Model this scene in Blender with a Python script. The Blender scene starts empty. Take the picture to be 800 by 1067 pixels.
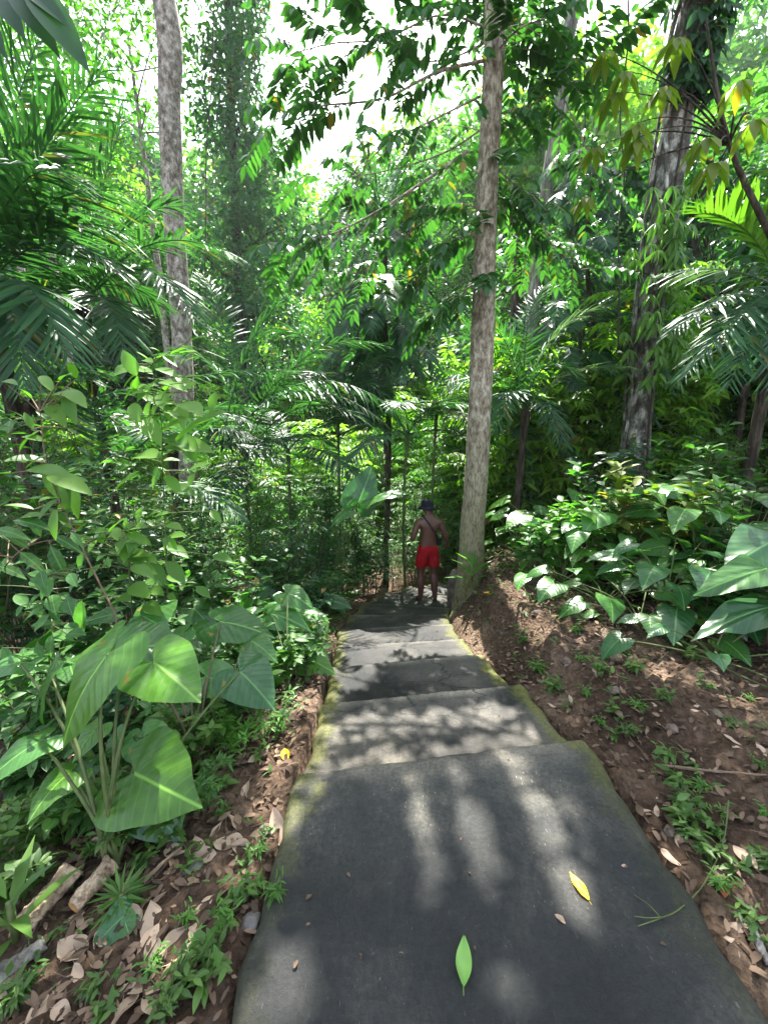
import bpy, bmesh, math, random
import numpy as np
from mathutils import Vector, Matrix
from mathutils.bvhtree import BVHTree

R = math.radians
rng = np.random.default_rng(7)
random.seed(7)
scene = bpy.context.scene
COL = scene.collection

# ------------------------------------------------------------------ camera
F = 420.0                       # focal length in pixels of an 800 x 1067 picture
PITCH = R(10.5)
EYE = np.array([0.0, 0.0, 1.5])
cam = bpy.data.cameras.new("camera")
cam.sensor_fit = 'HORIZONTAL'
cam.sensor_width = 36.0
cam.lens = 36.0 * F / 800.0
cam.clip_end = 500
cam.clip_start = 0.02
cam_o = bpy.data.objects.new("camera", cam)
cam_o.location = EYE
cam_o.rotation_euler = (math.pi / 2 - PITCH, 0, 0)
COL.objects.link(cam_o)
scene.camera = cam_o


def ray(px, py):
    a = (px - 400.0) / F
    b = -(py - 533.5) / F
    return np.array([a, math.cos(PITCH) + b * math.sin(PITCH), -math.sin(PITCH) + b * math.cos(PITCH)])


def at(px, py, D):
    d = ray(px, py)
    return EYE + d * (D / d[1])


# ------------------------------------------------------------------ sun
SUN_EL, SUN_AZ = R(56), R(4)        # azimuth from +y towards +x
SUN = np.array([math.cos(SUN_EL) * math.sin(SUN_AZ), math.cos(SUN_EL) * math.cos(SUN_AZ), math.sin(SUN_EL)])

# ------------------------------------------------------------------ the path and the terrain
PL = np.array([(-.42, -1.8), (-.40, 1.59), (-.40, 2.30), (-.44, 3.0), (-.47, 3.6), (-.52, 4.25), (-.47, 5.0), (-.33, 5.8), (0.0, 6.6), (.5, 7.3), (1.1, 7.9), (1.9, 8.4)])
PR = np.array([(.99, -1.8), (1.025, 1.81), (.95, 2.52), (.85, 3.2), (.80, 3.75), (.80, 4.4), (.85, 5.0), (.98, 5.6), (1.25, 6.1), (1.6, 6.5), (2.1, 6.95), (2.7, 7.4)])
PZ0 = [0.0, -.13, -.27, -.42, -.56, -.72, -.885, -1.05, -1.2, -1.35, -1.5]        # start of each tread
PZ1 = [0.0, -.17, -.34, -.49, -.645, -.81, -.98, -1.13, -1.28, -1.43, -1.58]     # end of each tread


def sstep(a, b, x):
    t = np.clip((x - a) / (b - a), 0, 1)
    return t * t * (3 - 2 * t)


def zpath(y):
    return np.interp(y, [-2, 1.65, 2.4, 3.1, 3.7, 4.3, 5.0, 5.7, 6.4, 7.2, 8, 14, 24, 40, 70],
                     [0, 0, -.15, -.33, -.5, -.66, -.82, -1.0, -1.15, -1.35, -1.55, -2.3, -2.6, -.5, 3.0])


def xleft(y):
    return np.interp(y, PL[:, 1], PL[:, 0])


def xright(y):
    return np.interp(y, PR[:, 1], PR[:, 0])


def wob(x, y, s, k):
    return (np.sin(x * 1.7 * s + 1.3 * k + np.sin(y * 1.1 * s + k)) * np.sin(y * 1.9 * s + 2.1 * k + .7 * np.sin(x * 1.3 * s)))


def ground(x, y):
    x = np.asarray(x, float); y = np.asarray(y, float)
    zp = zpath(y)
    dl = xleft(y) - x            # > 0 on the left of the path
    dr = x - xright(y)           # > 0 on the right
    zl = zp - .035 - .22 * (1 - sstep(-.01, .015, dl)) - .10 * np.clip(dl, 0, 6) * sstep(0, .8, dl) + .04 * wob(x, y, 2.3, 1) * sstep(.05, .5, dl)
    bank_top = -.02 - .022 * y + .05 * np.clip(dr, 0, 8) - .02 * np.clip(y - 7, 0, 30) * 2
    bank_top = np.maximum(bank_top, zp - .04)
    wid = .22 + .10 * np.clip(bank_top - zp, 0, 2)
    k = sstep(.0, 1.0, (dr - .02 + .04 * wob(x, y, 5.1, 4)) / (wid + .28))
    zr = zp - .07 - .2 * (1 - sstep(0, .05, dr)) + (bank_top - zp + .06) * k + (.035 * wob(x, y, 3.1, 2) + .02 * wob(x, y, 8.3, 5) + .012 * wob(x, y, 17., 6)) * sstep(.02, .35, dr)
    mid = zp - .30
    z = np.where(dl > 0, zl, np.where(dr > 0, zr, mid))
    far = sstep(8.5, 11, y)
    zfar = zpath(y) + .35 * wob(x, y, .23, 3) + .06 * np.clip(np.abs(x) - 6, 0, 30)
    zfar = np.where(x > 1.5, np.maximum(zfar, -.3 - .1 * (y - 8)), zfar)
    return z * (1 - far) + zfar * far


def gz(x, y):
    return float(ground(x, y))


def gp(px, py):
    """the point where the ray through a pixel meets path or ground"""
    d = ray(px, py)
    t = .2
    for _ in range(6000):
        p = EYE + d * t
        on_path = xleft(p[1]) < p[0] < xright(p[1]) and p[1] < 7
        h = (zpath(p[1]) if on_path else gz(p[0], p[1]))
        if p[2] <= h:
            return p
        t += .004 + .002 * t
    return EYE + d * t


# gaps in the leaf roof: where the photograph shows sunlight on the ground (each a capsule on the ground, radius in metres)
def _cap(a, b, r):
    return (gp(*a)[:2], gp(*b)[:2], r)


LIT = [_cap((430, 806), (455, 940), .022), _cap((474, 798), (512, 940), .034), _cap((532, 794), (619, 970), .036), _cap((345, 772), (545, 756), .07), _cap((345, 748), (520, 731), .08), _cap((310, 720), (306, 830), .15), _cap((596, 850), (640, 862), .07),
       _cap((640, 905), (668, 930), .05), _cap((280, 1040), (300, 1010), .07), _cap((545, 1035), (500, 985), .035), _cap((730, 1000), (775, 1060), .06),
       _cap((540, 740), (572, 765), .07),
       _cap((360, 700), (400, 690), .06), _cap((425, 665), (450, 660), .05), _cap((385, 680), (380, 660), .04),
       _cap((630, 815), (655, 880), .03), _cap((640, 800), (700, 850), .04), _cap((700, 880), (780, 910), .08), _cap((760, 980), (795, 1010), .07), _cap((560, 660), (640, 690), .10), _cap((690, 700), (790, 730), .09),
       _cap((520, 640), (560, 610), .10), _cap((250, 900), (270, 850), .06), _cap((60, 930), (110, 960), .10), _cap((180, 950), (170, 1000), .06), _cap((600, 600), (700, 640), .10)]
LIT3 = []        # (point, radius): leaves and trunks higher up that stand in the sun


def lit_mask(P, mg=.045, only=None):
    """True for leaf positions P (n,3) that would shade one of the sunlit patches"""
    Q = P.copy()
    for _ in range(5):
        zt = np.where((Q[:, 0] > 1.0) & (Q[:, 1] < 8), -.05, zpath(Q[:, 1]))
        t = (P[:, 2] - zt) / SUN[2]
        Q = P - SUN[None] * t[:, None]
    m = np.zeros(len(P), bool)
    for a, b, r in LIT[:only]:
        ab = b - a
        w = np.clip(((Q[:, :2] - a) @ ab) / max(ab @ ab, 1e-6), 0, 1)
        dd = Q[:, :2] - (a + w[:, None] * ab)
        m |= (dd[:, 0] ** 2 + dd[:, 1] ** 2) < (r + mg) ** 2
    for c, r in (LIT3 if only is None else []):
        v = P - c[None]
        along = v @ SUN
        perp = v - along[:, None] * SUN[None]
        m |= (along > .15) & ((perp ** 2).sum(1) < r * r)
    return m


# ------------------------------------------------------------------ materials
def mat(name):
    m = bpy.data.materials.new(name)
    m.use_nodes = True
    m.node_tree.nodes.clear()
    return m, m.node_tree.nodes, m.node_tree.links


def N(nodes, typ, **kw):
    n = nodes.new(typ)
    for k, v in kw.items():
        if k in ('op',):
            n.operation = v
        elif isinstance(k, str) and k.startswith('i_'):
            n.inputs[k[2:].replace('_', ' ')].default_value = v
        else:
            setattr(n, k, v)
    return n


def ramp(nodes, stops):
    n = nodes.new('ShaderNodeValToRGB')
    e = n.color_ramp.elements
    while len(e) < len(stops):
        e.new(0.5)
    for i, (p, c) in enumerate(stops):
        e[i].position = p
        e[i].color = (*c, 1) if len(c) == 3 else c
    return n


def leaf_mat(name, c0, c1, trans=.42, rough=.46, dead=.0, vein=False, tint=(1.25, 1.80, .50), spec=.35, dead_col=(.22, .14, .03), rib=False):
    m, n, l = mat(name)
    geo = N(n, 'ShaderNodeNewGeometry')
    oi = N(n, 'ShaderNodeObjectInfo')
    rp = ramp(n, [(0, c0), (1, c1)] if dead <= 0 else [(0, c0), (1 - dead - .01, c1), (1 - dead, dead_col), (1, dead_col)])
    l.new(geo.outputs['Random Per Island'], rp.inputs[0])
    hsv = N(n, 'ShaderNodeHueSaturation')
    mr = N(n, 'ShaderNodeMapRange', i_To_Min=.75, i_To_Max=1.25)
    l.new(oi.outputs['Random'], mr.inputs['Value'])
    l.new(mr.outputs[0], hsv.inputs['Value'])
    l.new(rp.outputs[0], hsv.inputs['Color'])
    col = hsv.outputs[0]
    if rib and not vein:
        uv0 = N(n, 'ShaderNodeUVMap'); sp0 = N(n, 'ShaderNodeSeparateXYZ'); l.new(uv0.outputs[0], sp0.inputs[0])
        ab = N(n, 'ShaderNodeMath', op='ABSOLUTE'); l.new(sp0.outputs[0], ab.inputs[0])
        rf = N(n, 'ShaderNodeMapRange', i_From_Min=.020, i_From_Max=.006, i_To_Max=.55); l.new(ab.outputs[0], rf.inputs['Value'])
        tl = N(n, 'ShaderNodeMath', op='MULTIPLY_ADD'); l.new(ab.outputs[0], tl.inputs[0]); tl.inputs[1].default_value = -.9; l.new(sp0.outputs[1], tl.inputs[2])
        sn = N(n, 'ShaderNodeMath', op='MULTIPLY'); l.new(tl.outputs[0], sn.inputs[0]); sn.inputs[1].default_value = 50
        s2 = N(n, 'ShaderNodeMath', op='SINE'); l.new(sn.outputs[0], s2.inputs[0])
        v2 = N(n, 'ShaderNodeMapRange', i_From_Min=.75, i_From_Max=1.0, i_To_Max=.16); l.new(s2.outputs[0], v2.inputs['Value'])
        mxx = N(n, 'ShaderNodeMath', op='MAXIMUM'); l.new(rf.outputs[0], mxx.inputs[0]); l.new(v2.outputs[0], mxx.inputs[1])
        tco = N(n, 'ShaderNodeTexCoord'); nzz = N(n, 'ShaderNodeTexNoise', i_Scale=28.0, i_Detail=4.0); l.new(tco.outputs['Object'], nzz.inputs['Vector'])
        bl = ramp(n, [(.32, (.62, .66, .6)), (.68, (1.25, 1.2, 1.1))]); l.new(nzz.outputs[0], bl.inputs[0])
        bm_ = N(n, 'ShaderNodeMixRGB', blend_type='MULTIPLY'); bm_.inputs[0].default_value = .7; l.new(col, bm_.inputs[1]); l.new(bl.outputs[0], bm_.inputs[2])
        cm = N(n, 'ShaderNodeMixRGB'); l.new(mxx.outputs[0], cm.inputs[0]); l.new(bm_.outputs[0], cm.inputs[1]); cm.inputs[2].default_value = (c1[0] * 1.7 + .03, c1[1] * 1.5 + .04, c1[2] * 1.6 + .01, 1)
        spn = ramp(n, [(.70, (0, 0, 0)), (.735, (1, 1, 1))]); n3 = N(n, 'ShaderNodeTexNoise', i_Scale=45.0, i_Detail=2.0); l.new(tco.outputs['Object'], n3.inputs['Vector']); l.new(n3.outputs[0], spn.inputs[0])
        cb_ = N(n, 'ShaderNodeMixRGB'); l.new(spn.outputs[0], cb_.inputs[0]); l.new(cm.outputs[0], cb_.inputs[1]); cb_.inputs[2].default_value = (.16, .12, .03, 1)
        col = cb_.outputs[0]
    bs = N(n, 'ShaderNodeBsdfPrincipled', i_Roughness=rough)
    bs.inputs['Specular IOR Level'].default_value = spec
    if vein:
        uv = N(n, 'ShaderNodeUVMap')
        sep = N(n, 'ShaderNodeSeparateXYZ')
        l.new(uv.outputs[0], sep.inputs[0])
        ax = N(n, 'ShaderNodeMath', op='ABSOLUTE'); l.new(sep.outputs[0], ax.inputs[0])
        # lateral veins sweep forward from the midrib
        k = N(n, 'ShaderNodeMath', op='POWER'); l.new(ax.outputs[0], k.inputs[0]); k.inputs[1].default_value = 1.25
        k2 = N(n, 'ShaderNodeMath', op='MULTIPLY'); l.new(k.outputs[0], k2.inputs[0]); k2.inputs[1].default_value = -.95
        t = N(n, 'ShaderNodeMath', op='ADD'); l.new(sep.outputs[1], t.inputs[0]); l.new(k2.outputs[0], t.inputs[1])
        s = N(n, 'ShaderNodeMath', op='MULTIPLY'); l.new(t.outputs[0], s.inputs[0]); s.inputs[1].default_value = 44
        si = N(n, 'ShaderNodeMath', op='SINE'); l.new(s.outputs[0], si.inputs[0])
        vr = N(n, 'ShaderNodeMapRange', i_From_Min=.8, i_From_Max=1.0); l.new(si.outputs[0], vr.inputs['Value'])
        mid = N(n, 'ShaderNodeMapRange', i_From_Min=.022, i_From_Max=.006); l.new(ax.outputs[0], mid.inputs['Value'])
        mx = N(n, 'ShaderNodeMath', op='MAXIMUM'); l.new(mid.outputs[0], mx.inputs[0]); 
        vh = N(n, 'ShaderNodeMath', op='MULTIPLY'); l.new(vr.outputs[0], vh.inputs[0]); vh.inputs[1].default_value = .16
        l.new(vh.outputs[0], mx.inputs[1])
        nz = N(n, 'ShaderNodeTexNoise', i_Scale=9.0, i_Detail=4.0)
        l.new(uv.outputs[0], nz.inputs['Vector'])
        blot = N(n, 'ShaderNodeMixRGB', blend_type='MULTIPLY'); blot.inputs[0].default_value = .5
        br = ramp(n, [(.3, (.6, .6, .6)), (.7, (1.25, 1.25, 1.1))])
        l.new(nz.outputs[0], br.inputs[0])
        l.new(col, blot.inputs[1]); l.new(br.outputs[0], blot.inputs[2])
        vm = N(n, 'ShaderNodeMixRGB', blend_type='MIX'); l.new(mx.outputs[0], vm.inputs[0])
        l.new(blot.outputs[0], vm.inputs[1]); vm.inputs[2].default_value = (c1[0] * 1.8 + .02, c1[1] * 1.6 + .03, c1[2] * 1.6 + .01, 1)
        # yellow specks of age
        n2 = N(n, 'ShaderNodeTexNoise', i_Scale=4.3, i_Detail=2.0); l.new(uv.outputs[0], n2.inputs['Vector'])
        sp = ramp(n, [(.66, (0, 0, 0)), (.69, (1, 1, 1))]); l.new(n2.outputs[0], sp.inputs[0])
        ym = N(n, 'ShaderNodeMixRGB', blend_type='MIX'); l.new(sp.outputs[0], ym.inputs[0]); l.new(vm.outputs[0], ym.inputs[1]); ym.inputs[2].default_value = (.24, .17, .04, 1)
        col = ym.outputs[0]
        bp = N(n, 'ShaderNodeBump', i_Strength=.14, i_Distance=.004)
        l.new(si.outputs[0], bp.inputs['Height'])
        l.new(bp.outputs[0], bs.inputs['Normal'])
    l.new(col, bs.inputs['Base Color'])
    tc = N(n, 'ShaderNodeMixRGB', blend_type='MULTIPLY'); tc.inputs[0].default_value = 1
    tc.inputs[2].default_value = (*tint, 1)
    l.new(col, tc.inputs[1])
    tr = N(n, 'ShaderNodeBsdfTranslucent'); l.new(tc.outputs[0], tr.inputs['Color'])
    mix = N(n, 'ShaderNodeMixShader'); mix.inputs[0].default_value = trans
    l.new(bs.outputs[0], mix.inputs[1]); l.new(tr.outputs[0], mix.inputs[2])
    out = N(n, 'ShaderNodeOutputMaterial')
    l.new(mix.outputs[0], out.inputs['Surface'])
    return m


def bark_mat(name, dark, mid, pale, scale=(7, 7, 2), patch=.5, moss=None, bump=.6):
    m, n, l = mat(name)
    tc = N(n, 'ShaderNodeTexCoord')
    mp = N(n, 'ShaderNodeMapping'); mp.inputs['Scale'].default_value = scale
    l.new(tc.outputs['Object'], mp.inputs[0])
    a = N(n, 'ShaderNodeTexNoise', i_Scale=1.6, i_Detail=8.0, i_Roughness=.68); l.new(mp.outputs[0], a.inputs['Vector'])
    mp2 = N(n, 'ShaderNodeMapping'); mp2.inputs['Scale'].default_value = (scale[0] * 3.4, scale[1] * 3.4, scale[2] * 1.9)
    l.new(tc.outputs['Object'], mp2.inputs[0])
    b = N(n, 'ShaderNodeTexNoise', i_Scale=1.3, i_Detail=7.0, i_Roughness=.7); l.new(mp2.outputs[0], b.inputs['Vector'])
    r1 = ramp(n, [(patch - .17, dark), (patch, mid), (patch + .13, pale)]); l.new(a.outputs[0], r1.inputs[0])
    r2 = ramp(n, [(.36, (.22, .2, .18)), (.56, (1, 1, 1))]); l.new(b.outputs[0], r2.inputs[0])
    mu = N(n, 'ShaderNodeMixRGB', blend_type='MULTIPLY'); mu.inputs[0].default_value = .85
    l.new(r1.outputs[0], mu.inputs[1]); l.new(r2.outputs[0], mu.inputs[2])
    col = mu.outputs[0]
    if moss:
        sep = N(n, 'ShaderNodeSeparateXYZ'); l.new(tc.outputs['Object'], sep.inputs[0])
        mr = N(n, 'ShaderNodeMapRange', i_From_Min=moss[1], i_From_Max=moss[0]); l.new(sep.outputs[2], mr.inputs['Value'])
        mm = N(n, 'ShaderNodeMath', op='MULTIPLY'); l.new(mr.outputs[0], mm.inputs[0])
        mr2 = N(n, 'ShaderNodeMapRange', i_From_Min=.38, i_From_Max=.56); l.new(a.outputs[0], mr2.inputs['Value']); l.new(mr2.outputs[0], mm.inputs[1])
        mo = N(n, 'ShaderNodeMixRGB'); l.new(mm.outputs[0], mo.inputs[0]); l.new(col, mo.inputs[1]); mo.inputs[2].default_value = (.09, .10, .018, 1)
        col = mo.outputs[0]
    bs = N(n, 'ShaderNodeBsdfPrincipled', i_Roughness=.9); l.new(col, bs.inputs['Base Color'])
    bs.inputs['Specular IOR Level'].default_value = .2
    ad = N(n, 'ShaderNodeMath', op='ADD'); l.new(a.outputs[0], ad.inputs[0]); l.new(b.outputs[0], ad.inputs[1])
    bp = N(n, 'ShaderNodeBump', i_Strength=bump, i_Distance=.03); l.new(ad.outputs[0], bp.inputs['Height']); l.new(bp.outputs[0], bs.inputs['Normal'])
    out = N(n, 'ShaderNodeOutputMaterial'); l.new(bs.outputs[0], out.inputs['Surface'])
    return m


def plain(name, col, rough=.8, spec=.3, noise=.3, scale=20, bump=.1):
    m, n, l = mat(name)
    tc = N(n, 'ShaderNodeTexCoord')
    a = N(n, 'ShaderNodeTexNoise', i_Scale=float(scale), i_Detail=5.0); l.new(tc.outputs['Object'], a.inputs['Vector'])
    lo = tuple(c * (1 - noise) for c in col); hi = tuple(c * (1 + noise) for c in col)
    r1 = ramp(n, [(.3, lo), (.7, hi)]); l.new(a.outputs[0], r1.inputs[0])
    bs = N(n, 'ShaderNodeBsdfPrincipled', i_Roughness=rough); l.new(r1.outputs[0], bs.inputs['Base Color'])
    bs.inputs['Specular IOR Level'].default_value = spec
    bp = N(n, 'ShaderNodeBump', i_Strength=bump, i_Distance=.01); l.new(a.outputs[0], bp.inputs['Height']); l.new(bp.outputs[0], bs.inputs['Normal'])
    out = N(n, 'ShaderNodeOutputMaterial'); l.new(bs.outputs[0], out.inputs['Surface'])
    return m


M = {}
M['mid'] = leaf_mat('leaf_mid', (.034, .098, .028), (.080, .190, .050), dead=.008, rib=True)
M['dark'] = leaf_mat('leaf_dark', (.018, .064, .028), (.048, .125, .050), trans=.38, dead=.01)
M['canopy'] = leaf_mat('leaf_canopy', (.022, .074, .026), (.058, .140, .044), trans=.36, dead=.006)
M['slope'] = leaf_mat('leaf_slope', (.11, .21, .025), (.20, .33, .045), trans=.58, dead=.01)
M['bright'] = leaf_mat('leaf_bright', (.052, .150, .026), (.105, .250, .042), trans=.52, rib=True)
M['yellowish'] = leaf_mat('leaf_olive', (.085, .120, .016), (.150, .180, .028), trans=.48, dead=.05, dead_col=(.32, .20, .03))
M['blue'] = leaf_mat('leaf_bluish', (.028, .080, .046), (.065, .145, .080), trans=.32, rough=.42)
M['palm'] = leaf_mat('palm_leaf', (.020, .068, .030), (.052, .130, .054), trans=.36, rough=.45, dead=.006, spec=.35)
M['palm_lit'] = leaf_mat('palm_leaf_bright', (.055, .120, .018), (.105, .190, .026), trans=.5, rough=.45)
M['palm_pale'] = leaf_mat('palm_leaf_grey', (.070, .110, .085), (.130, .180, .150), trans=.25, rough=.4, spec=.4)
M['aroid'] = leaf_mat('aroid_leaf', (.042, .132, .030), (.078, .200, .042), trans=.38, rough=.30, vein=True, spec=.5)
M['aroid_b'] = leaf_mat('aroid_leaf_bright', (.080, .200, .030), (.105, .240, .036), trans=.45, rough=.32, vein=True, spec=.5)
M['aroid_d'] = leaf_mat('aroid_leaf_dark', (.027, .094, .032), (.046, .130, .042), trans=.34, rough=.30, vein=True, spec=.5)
M['vine_b'] = leaf_mat('climber_leaf', (.08, .19, .03), (.15, .29, .045), trans=.45)
M['vine'] = leaf_mat('vine_leaf', (.070, .140, .022), (.120, .200, .030), trans=.45)
M['grassy'] = leaf_mat('herb_leaf', (.040, .095, .020), (.090, .170, .030), trans=.4)
M['deadleaf'] = leaf_mat('dead_leaf', (.095, .068, .046), (.30, .235, .17), rib=True, trans=.12, rough=.7, tint=(1.1, .8, .5), spec=.25)
M['litter'] = leaf_mat('litter_leaf', (.040, .026, .017), (.20, .135, .09), trans=.06, rough=.8, tint=(1.1, .8, .5), spec=.2)
M['yellow'] = leaf_mat('yellow_leaf', (.60, .36, .012), (.66, .42, .015), rib=True, trans=.2, rough=.5, tint=(1, .9, .4))
M['green_leaf'] = leaf_mat('fallen_green_leaf', (.10, .235, .05), (.11, .245, .05), rib=True, trans=.15, rough=.45)
M['stem'] = plain('green_stem', (.075, .10, .03), .6)
M['stem_b'] = plain('brown_stem', (.10, .075, .045), .8)
M['stem_d'] = plain('dark_stem', (.040, .030, .022), .85)
M['twig'] = plain('dry_twig', (.17, .12, .08), .9)
M['bark_pale'] = bark_mat('bark_pale', (.075, .058, .042), (.24, .205, .165), (.46, .42, .37), (4, 4, 3.4), .5)
M['bark_centre'] = bark_mat('bark_centre', (.11, .085, .058), (.31, .26, .19), (.58, .52, .42), (9, 9, 5.0), .47, moss=(.3, 3.4), bump=.8)
M['bark_vine'] = bark_mat('bark_blotched', (.028, .024, .02), (.12, .11, .09), (.48, .47, .43), (3.2, 3.2, 2.0), .50)
M['bark_grey'] = bark_mat('bark_grey', (.09, .08, .07), (.24, .22, .19), (.42, .40, .37), (5, 5, 1.2), .46)
M['bark_dark'] = bark_mat('bark_dark', (.022, .018, .014), (.06, .046, .033), (.13, .11, .085), (6, 6, 1.5), .52)
M['wood'] = bark_mat('dead_wood', (.13, .085, .05), (.34, .245, .16), (.50, .39, .27), (16, 16, 16), .45, bump=.5)
M['wood_cut'] = plain('cut_wood', (.42, .22, .08), .7, noise=.25, scale=40)


def ground_material():
    m, n, l = mat('forest_soil')
    tc = N(n, 'ShaderNodeTexCoord')
    a = N(n, 'ShaderNodeTexNoise', i_Scale=1.7, i_Detail=9.0, i_Roughness=.62); l.new(tc.outputs['Object'], a.inputs['Vector'])
    b = N(n, 'ShaderNodeTexNoise', i_Scale=26.0, i_Detail=8.0, i_Roughness=.7); l.new(tc.outputs['Object'], b.inputs['Vector'])
    v = N(n, 'ShaderNodeTexVoronoi', i_Scale=38.0); l.new(tc.outputs['Object'], v.inputs['Vector'])
    r1 = ramp(n, [(.3, (.034, .021, .013)), (.5, (.088, .057, .037)), (.72, (.205, .145, .098))]); l.new(a.outputs[0], r1.inputs[0])
    r2 = ramp(n, [(.3, (.35, .33, .32)), (.55, (1, 1, 1)), (.75, (1.7, 1.6, 1.5))]); l.new(b.outputs[0], r2.inputs[0])
    mu = N(n, 'ShaderNodeMixRGB', blend_type='MULTIPLY'); mu.inputs[0].default_value = 1
    l.new(r1.outputs[0], mu.inputs[1]); l.new(r2.outputs[0], mu.inputs[2])
    bs = N(n, 'ShaderNodeBsdfPrincipled', i_Roughness=.95); l.new(mu.outputs[0], bs.inputs['Base Color'])
    bs.inputs['Specular IOR Level'].default_value = .15
    h = N(n, 'ShaderNodeMath', op='ADD'); l.new(b.outputs[0], h.inputs[0]); l.new(v.outputs[0], h.inputs[1])
    bp = N(n, 'ShaderNodeBump', i_Strength=.9, i_Distance=.025); l.new(h.outputs[0], bp.inputs['Height']); l.new(bp.outputs[0], bs.inputs['Normal'])
    out = N(n, 'ShaderNodeOutputMaterial'); l.new(bs.outputs[0], out.inputs['Surface'])
    return m


def path_material():
    m, n, l = mat('worn_concrete')
    tc = N(n, 'ShaderNodeTexCoord')
    uv = N(n, 'ShaderNodeUVMap')
    sep = N(n, 'ShaderNodeSeparateXYZ'); l.new(uv.outputs[0], sep.inputs[0])
    big = N(n, 'ShaderNodeTexNoise', i_Scale=2.1, i_Detail=7.0, i_Roughness=.6); l.new(tc.outputs['Object'], big.inputs['Vector'])
    fine = N(n, 'ShaderNodeTexNoise', i_Scale=60.0, i_Detail=6.0, i_Roughness=.75); l.new(tc.outputs['Object'], fine.inputs['Vector'])
    r1 = ramp(n, [(.30, (.009, .0102, .0100)), (.50, (.019, .0200, .0192)), (.72, (.052, .050, .043))]); l.new(big.outputs[0], r1.inputs[0])
    r2 = ramp(n, [(.34, (.5, .5, .5)), (.54, (1, 1, 1)), (.70, (1.5, 1.45, 1.35))]); l.new(fine.outputs[0], r2.inputs[0])
    mu = N(n, 'ShaderNodeMixRGB', blend_type='MULTIPLY'); mu.inputs[0].default_value = 1
    l.new(r1.outputs[0], mu.inputs[1]); l.new(r2.outputs[0], mu.inputs[2])
    # worn surface, paled further as painted sunlight, on the second and third treads (v of the uv is the distance walked)
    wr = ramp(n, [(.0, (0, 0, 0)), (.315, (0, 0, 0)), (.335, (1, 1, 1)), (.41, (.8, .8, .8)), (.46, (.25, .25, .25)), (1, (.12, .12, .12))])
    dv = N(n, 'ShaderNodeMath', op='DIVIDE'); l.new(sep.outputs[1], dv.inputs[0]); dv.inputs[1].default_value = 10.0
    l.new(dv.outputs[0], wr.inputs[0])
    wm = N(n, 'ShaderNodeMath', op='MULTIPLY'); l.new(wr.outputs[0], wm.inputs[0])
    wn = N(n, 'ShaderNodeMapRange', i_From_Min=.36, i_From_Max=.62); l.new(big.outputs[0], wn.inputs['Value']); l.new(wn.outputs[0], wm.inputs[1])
    sunlit_wear = N(n, 'ShaderNodeMixRGB'); l.new(wm.outputs[0], sunlit_wear.inputs[0]); l.new(mu.outputs[0], sunlit_wear.inputs[1])
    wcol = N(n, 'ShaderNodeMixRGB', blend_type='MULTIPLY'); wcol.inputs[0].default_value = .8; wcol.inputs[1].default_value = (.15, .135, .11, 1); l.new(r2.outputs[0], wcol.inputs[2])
    l.new(wcol.outputs[0], sunlit_wear.inputs[2])
    # pale exposed grit: stretched specks of bright aggregate
    mp = N(n, 'ShaderNodeMapping'); mp.inputs['Scale'].default_value = (70, 14, 30); mp.inputs['Rotation'].default_value = (0, 0, .5)
    l.new(tc.outputs['Object'], mp.inputs[0])
    gr = N(n, 'ShaderNodeTexNoise', i_Scale=1.9, i_Detail=3.0, i_Roughness=.8); l.new(mp.outputs[0], gr.inputs['Vector'])
    gm = ramp(n, [(.66, (0, 0, 0)), (.70, (1, 1, 1))]); l.new(gr.outputs[0], gm.inputs[0])
    area = ramp(n, [(.42, (.1, .1, .1)), (.62, (.9, .9, .9))]); l.new(big.outputs[0], area.inputs[0])
    gmm = N(n, 'ShaderNodeMath', op='MULTIPLY'); l.new(gm.outputs[0], gmm.inputs[0]); l.new(area.outputs[0], gmm.inputs[1])
    g2 = N(n, 'ShaderNodeMixRGB'); l.new(gmm.outputs[0], g2.inputs[0]); l.new(sunlit_wear.outputs[0], g2.inputs[1]); g2.inputs[2].default_value = (.22, .21, .185, 1)
    # old stains and scuffs with a shape of their own
    st = N(n, 'ShaderNodeTexNoise', i_Scale=.95, i_Detail=10.0, i_Roughness=.74); l.new(tc.outputs['Object'], st.inputs['Vector'])
    sr = ramp(n, [(.36, (.50, .50, .50)), (.47, (.92, .92, .92)), (.53, (1.0, 1.0, 1.0)), (.64, (1.75, 1.68, 1.5))]); l.new(st.outputs[0], sr.inputs[0])
    sm = N(n, 'ShaderNodeMixRGB', blend_type='MULTIPLY'); sm.inputs[0].default_value = .9; l.new(g2.outputs[0], sm.inputs[1]); l.new(sr.outputs[0], sm.inputs[2]); g2 = sm
    # moss along both edges
    u = N(n, 'ShaderNodeMath', op='SUBTRACT'); l.new(sep.outputs[0], u.inputs[0]); u.inputs[1].default_value = .5
    ua = N(n, 'ShaderNodeMath', op='ABSOLUTE'); l.new(u.outputs[0], ua.inputs[0])
    un = N(n, 'ShaderNodeMath', op='MULTIPLY_ADD'); l.new(big.outputs[0], un.inputs[0]); un.inputs[1].default_value = .0; l.new(ua.outputs[0], un.inputs[2])
    mpn = N(n, 'ShaderNodeTexNoise', i_Scale=5.5, i_Detail=6.0, i_Roughness=.72); l.new(tc.outputs['Object'], mpn.inputs['Vector'])
    fn = N(n, 'ShaderNodeMath', op='MULTIPLY_ADD'); l.new(mpn.outputs[0], fn.inputs[0]); fn.inputs[1].default_value = .42; l.new(un.outputs[0], fn.inputs[2])
    ms = ramp(n, [(.0, (0, 0, 0)), (.625, (0, 0, 0)), (.685, (1, 1, 1))]); l.new(fn.outputs[0], ms.inputs[0])
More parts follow.
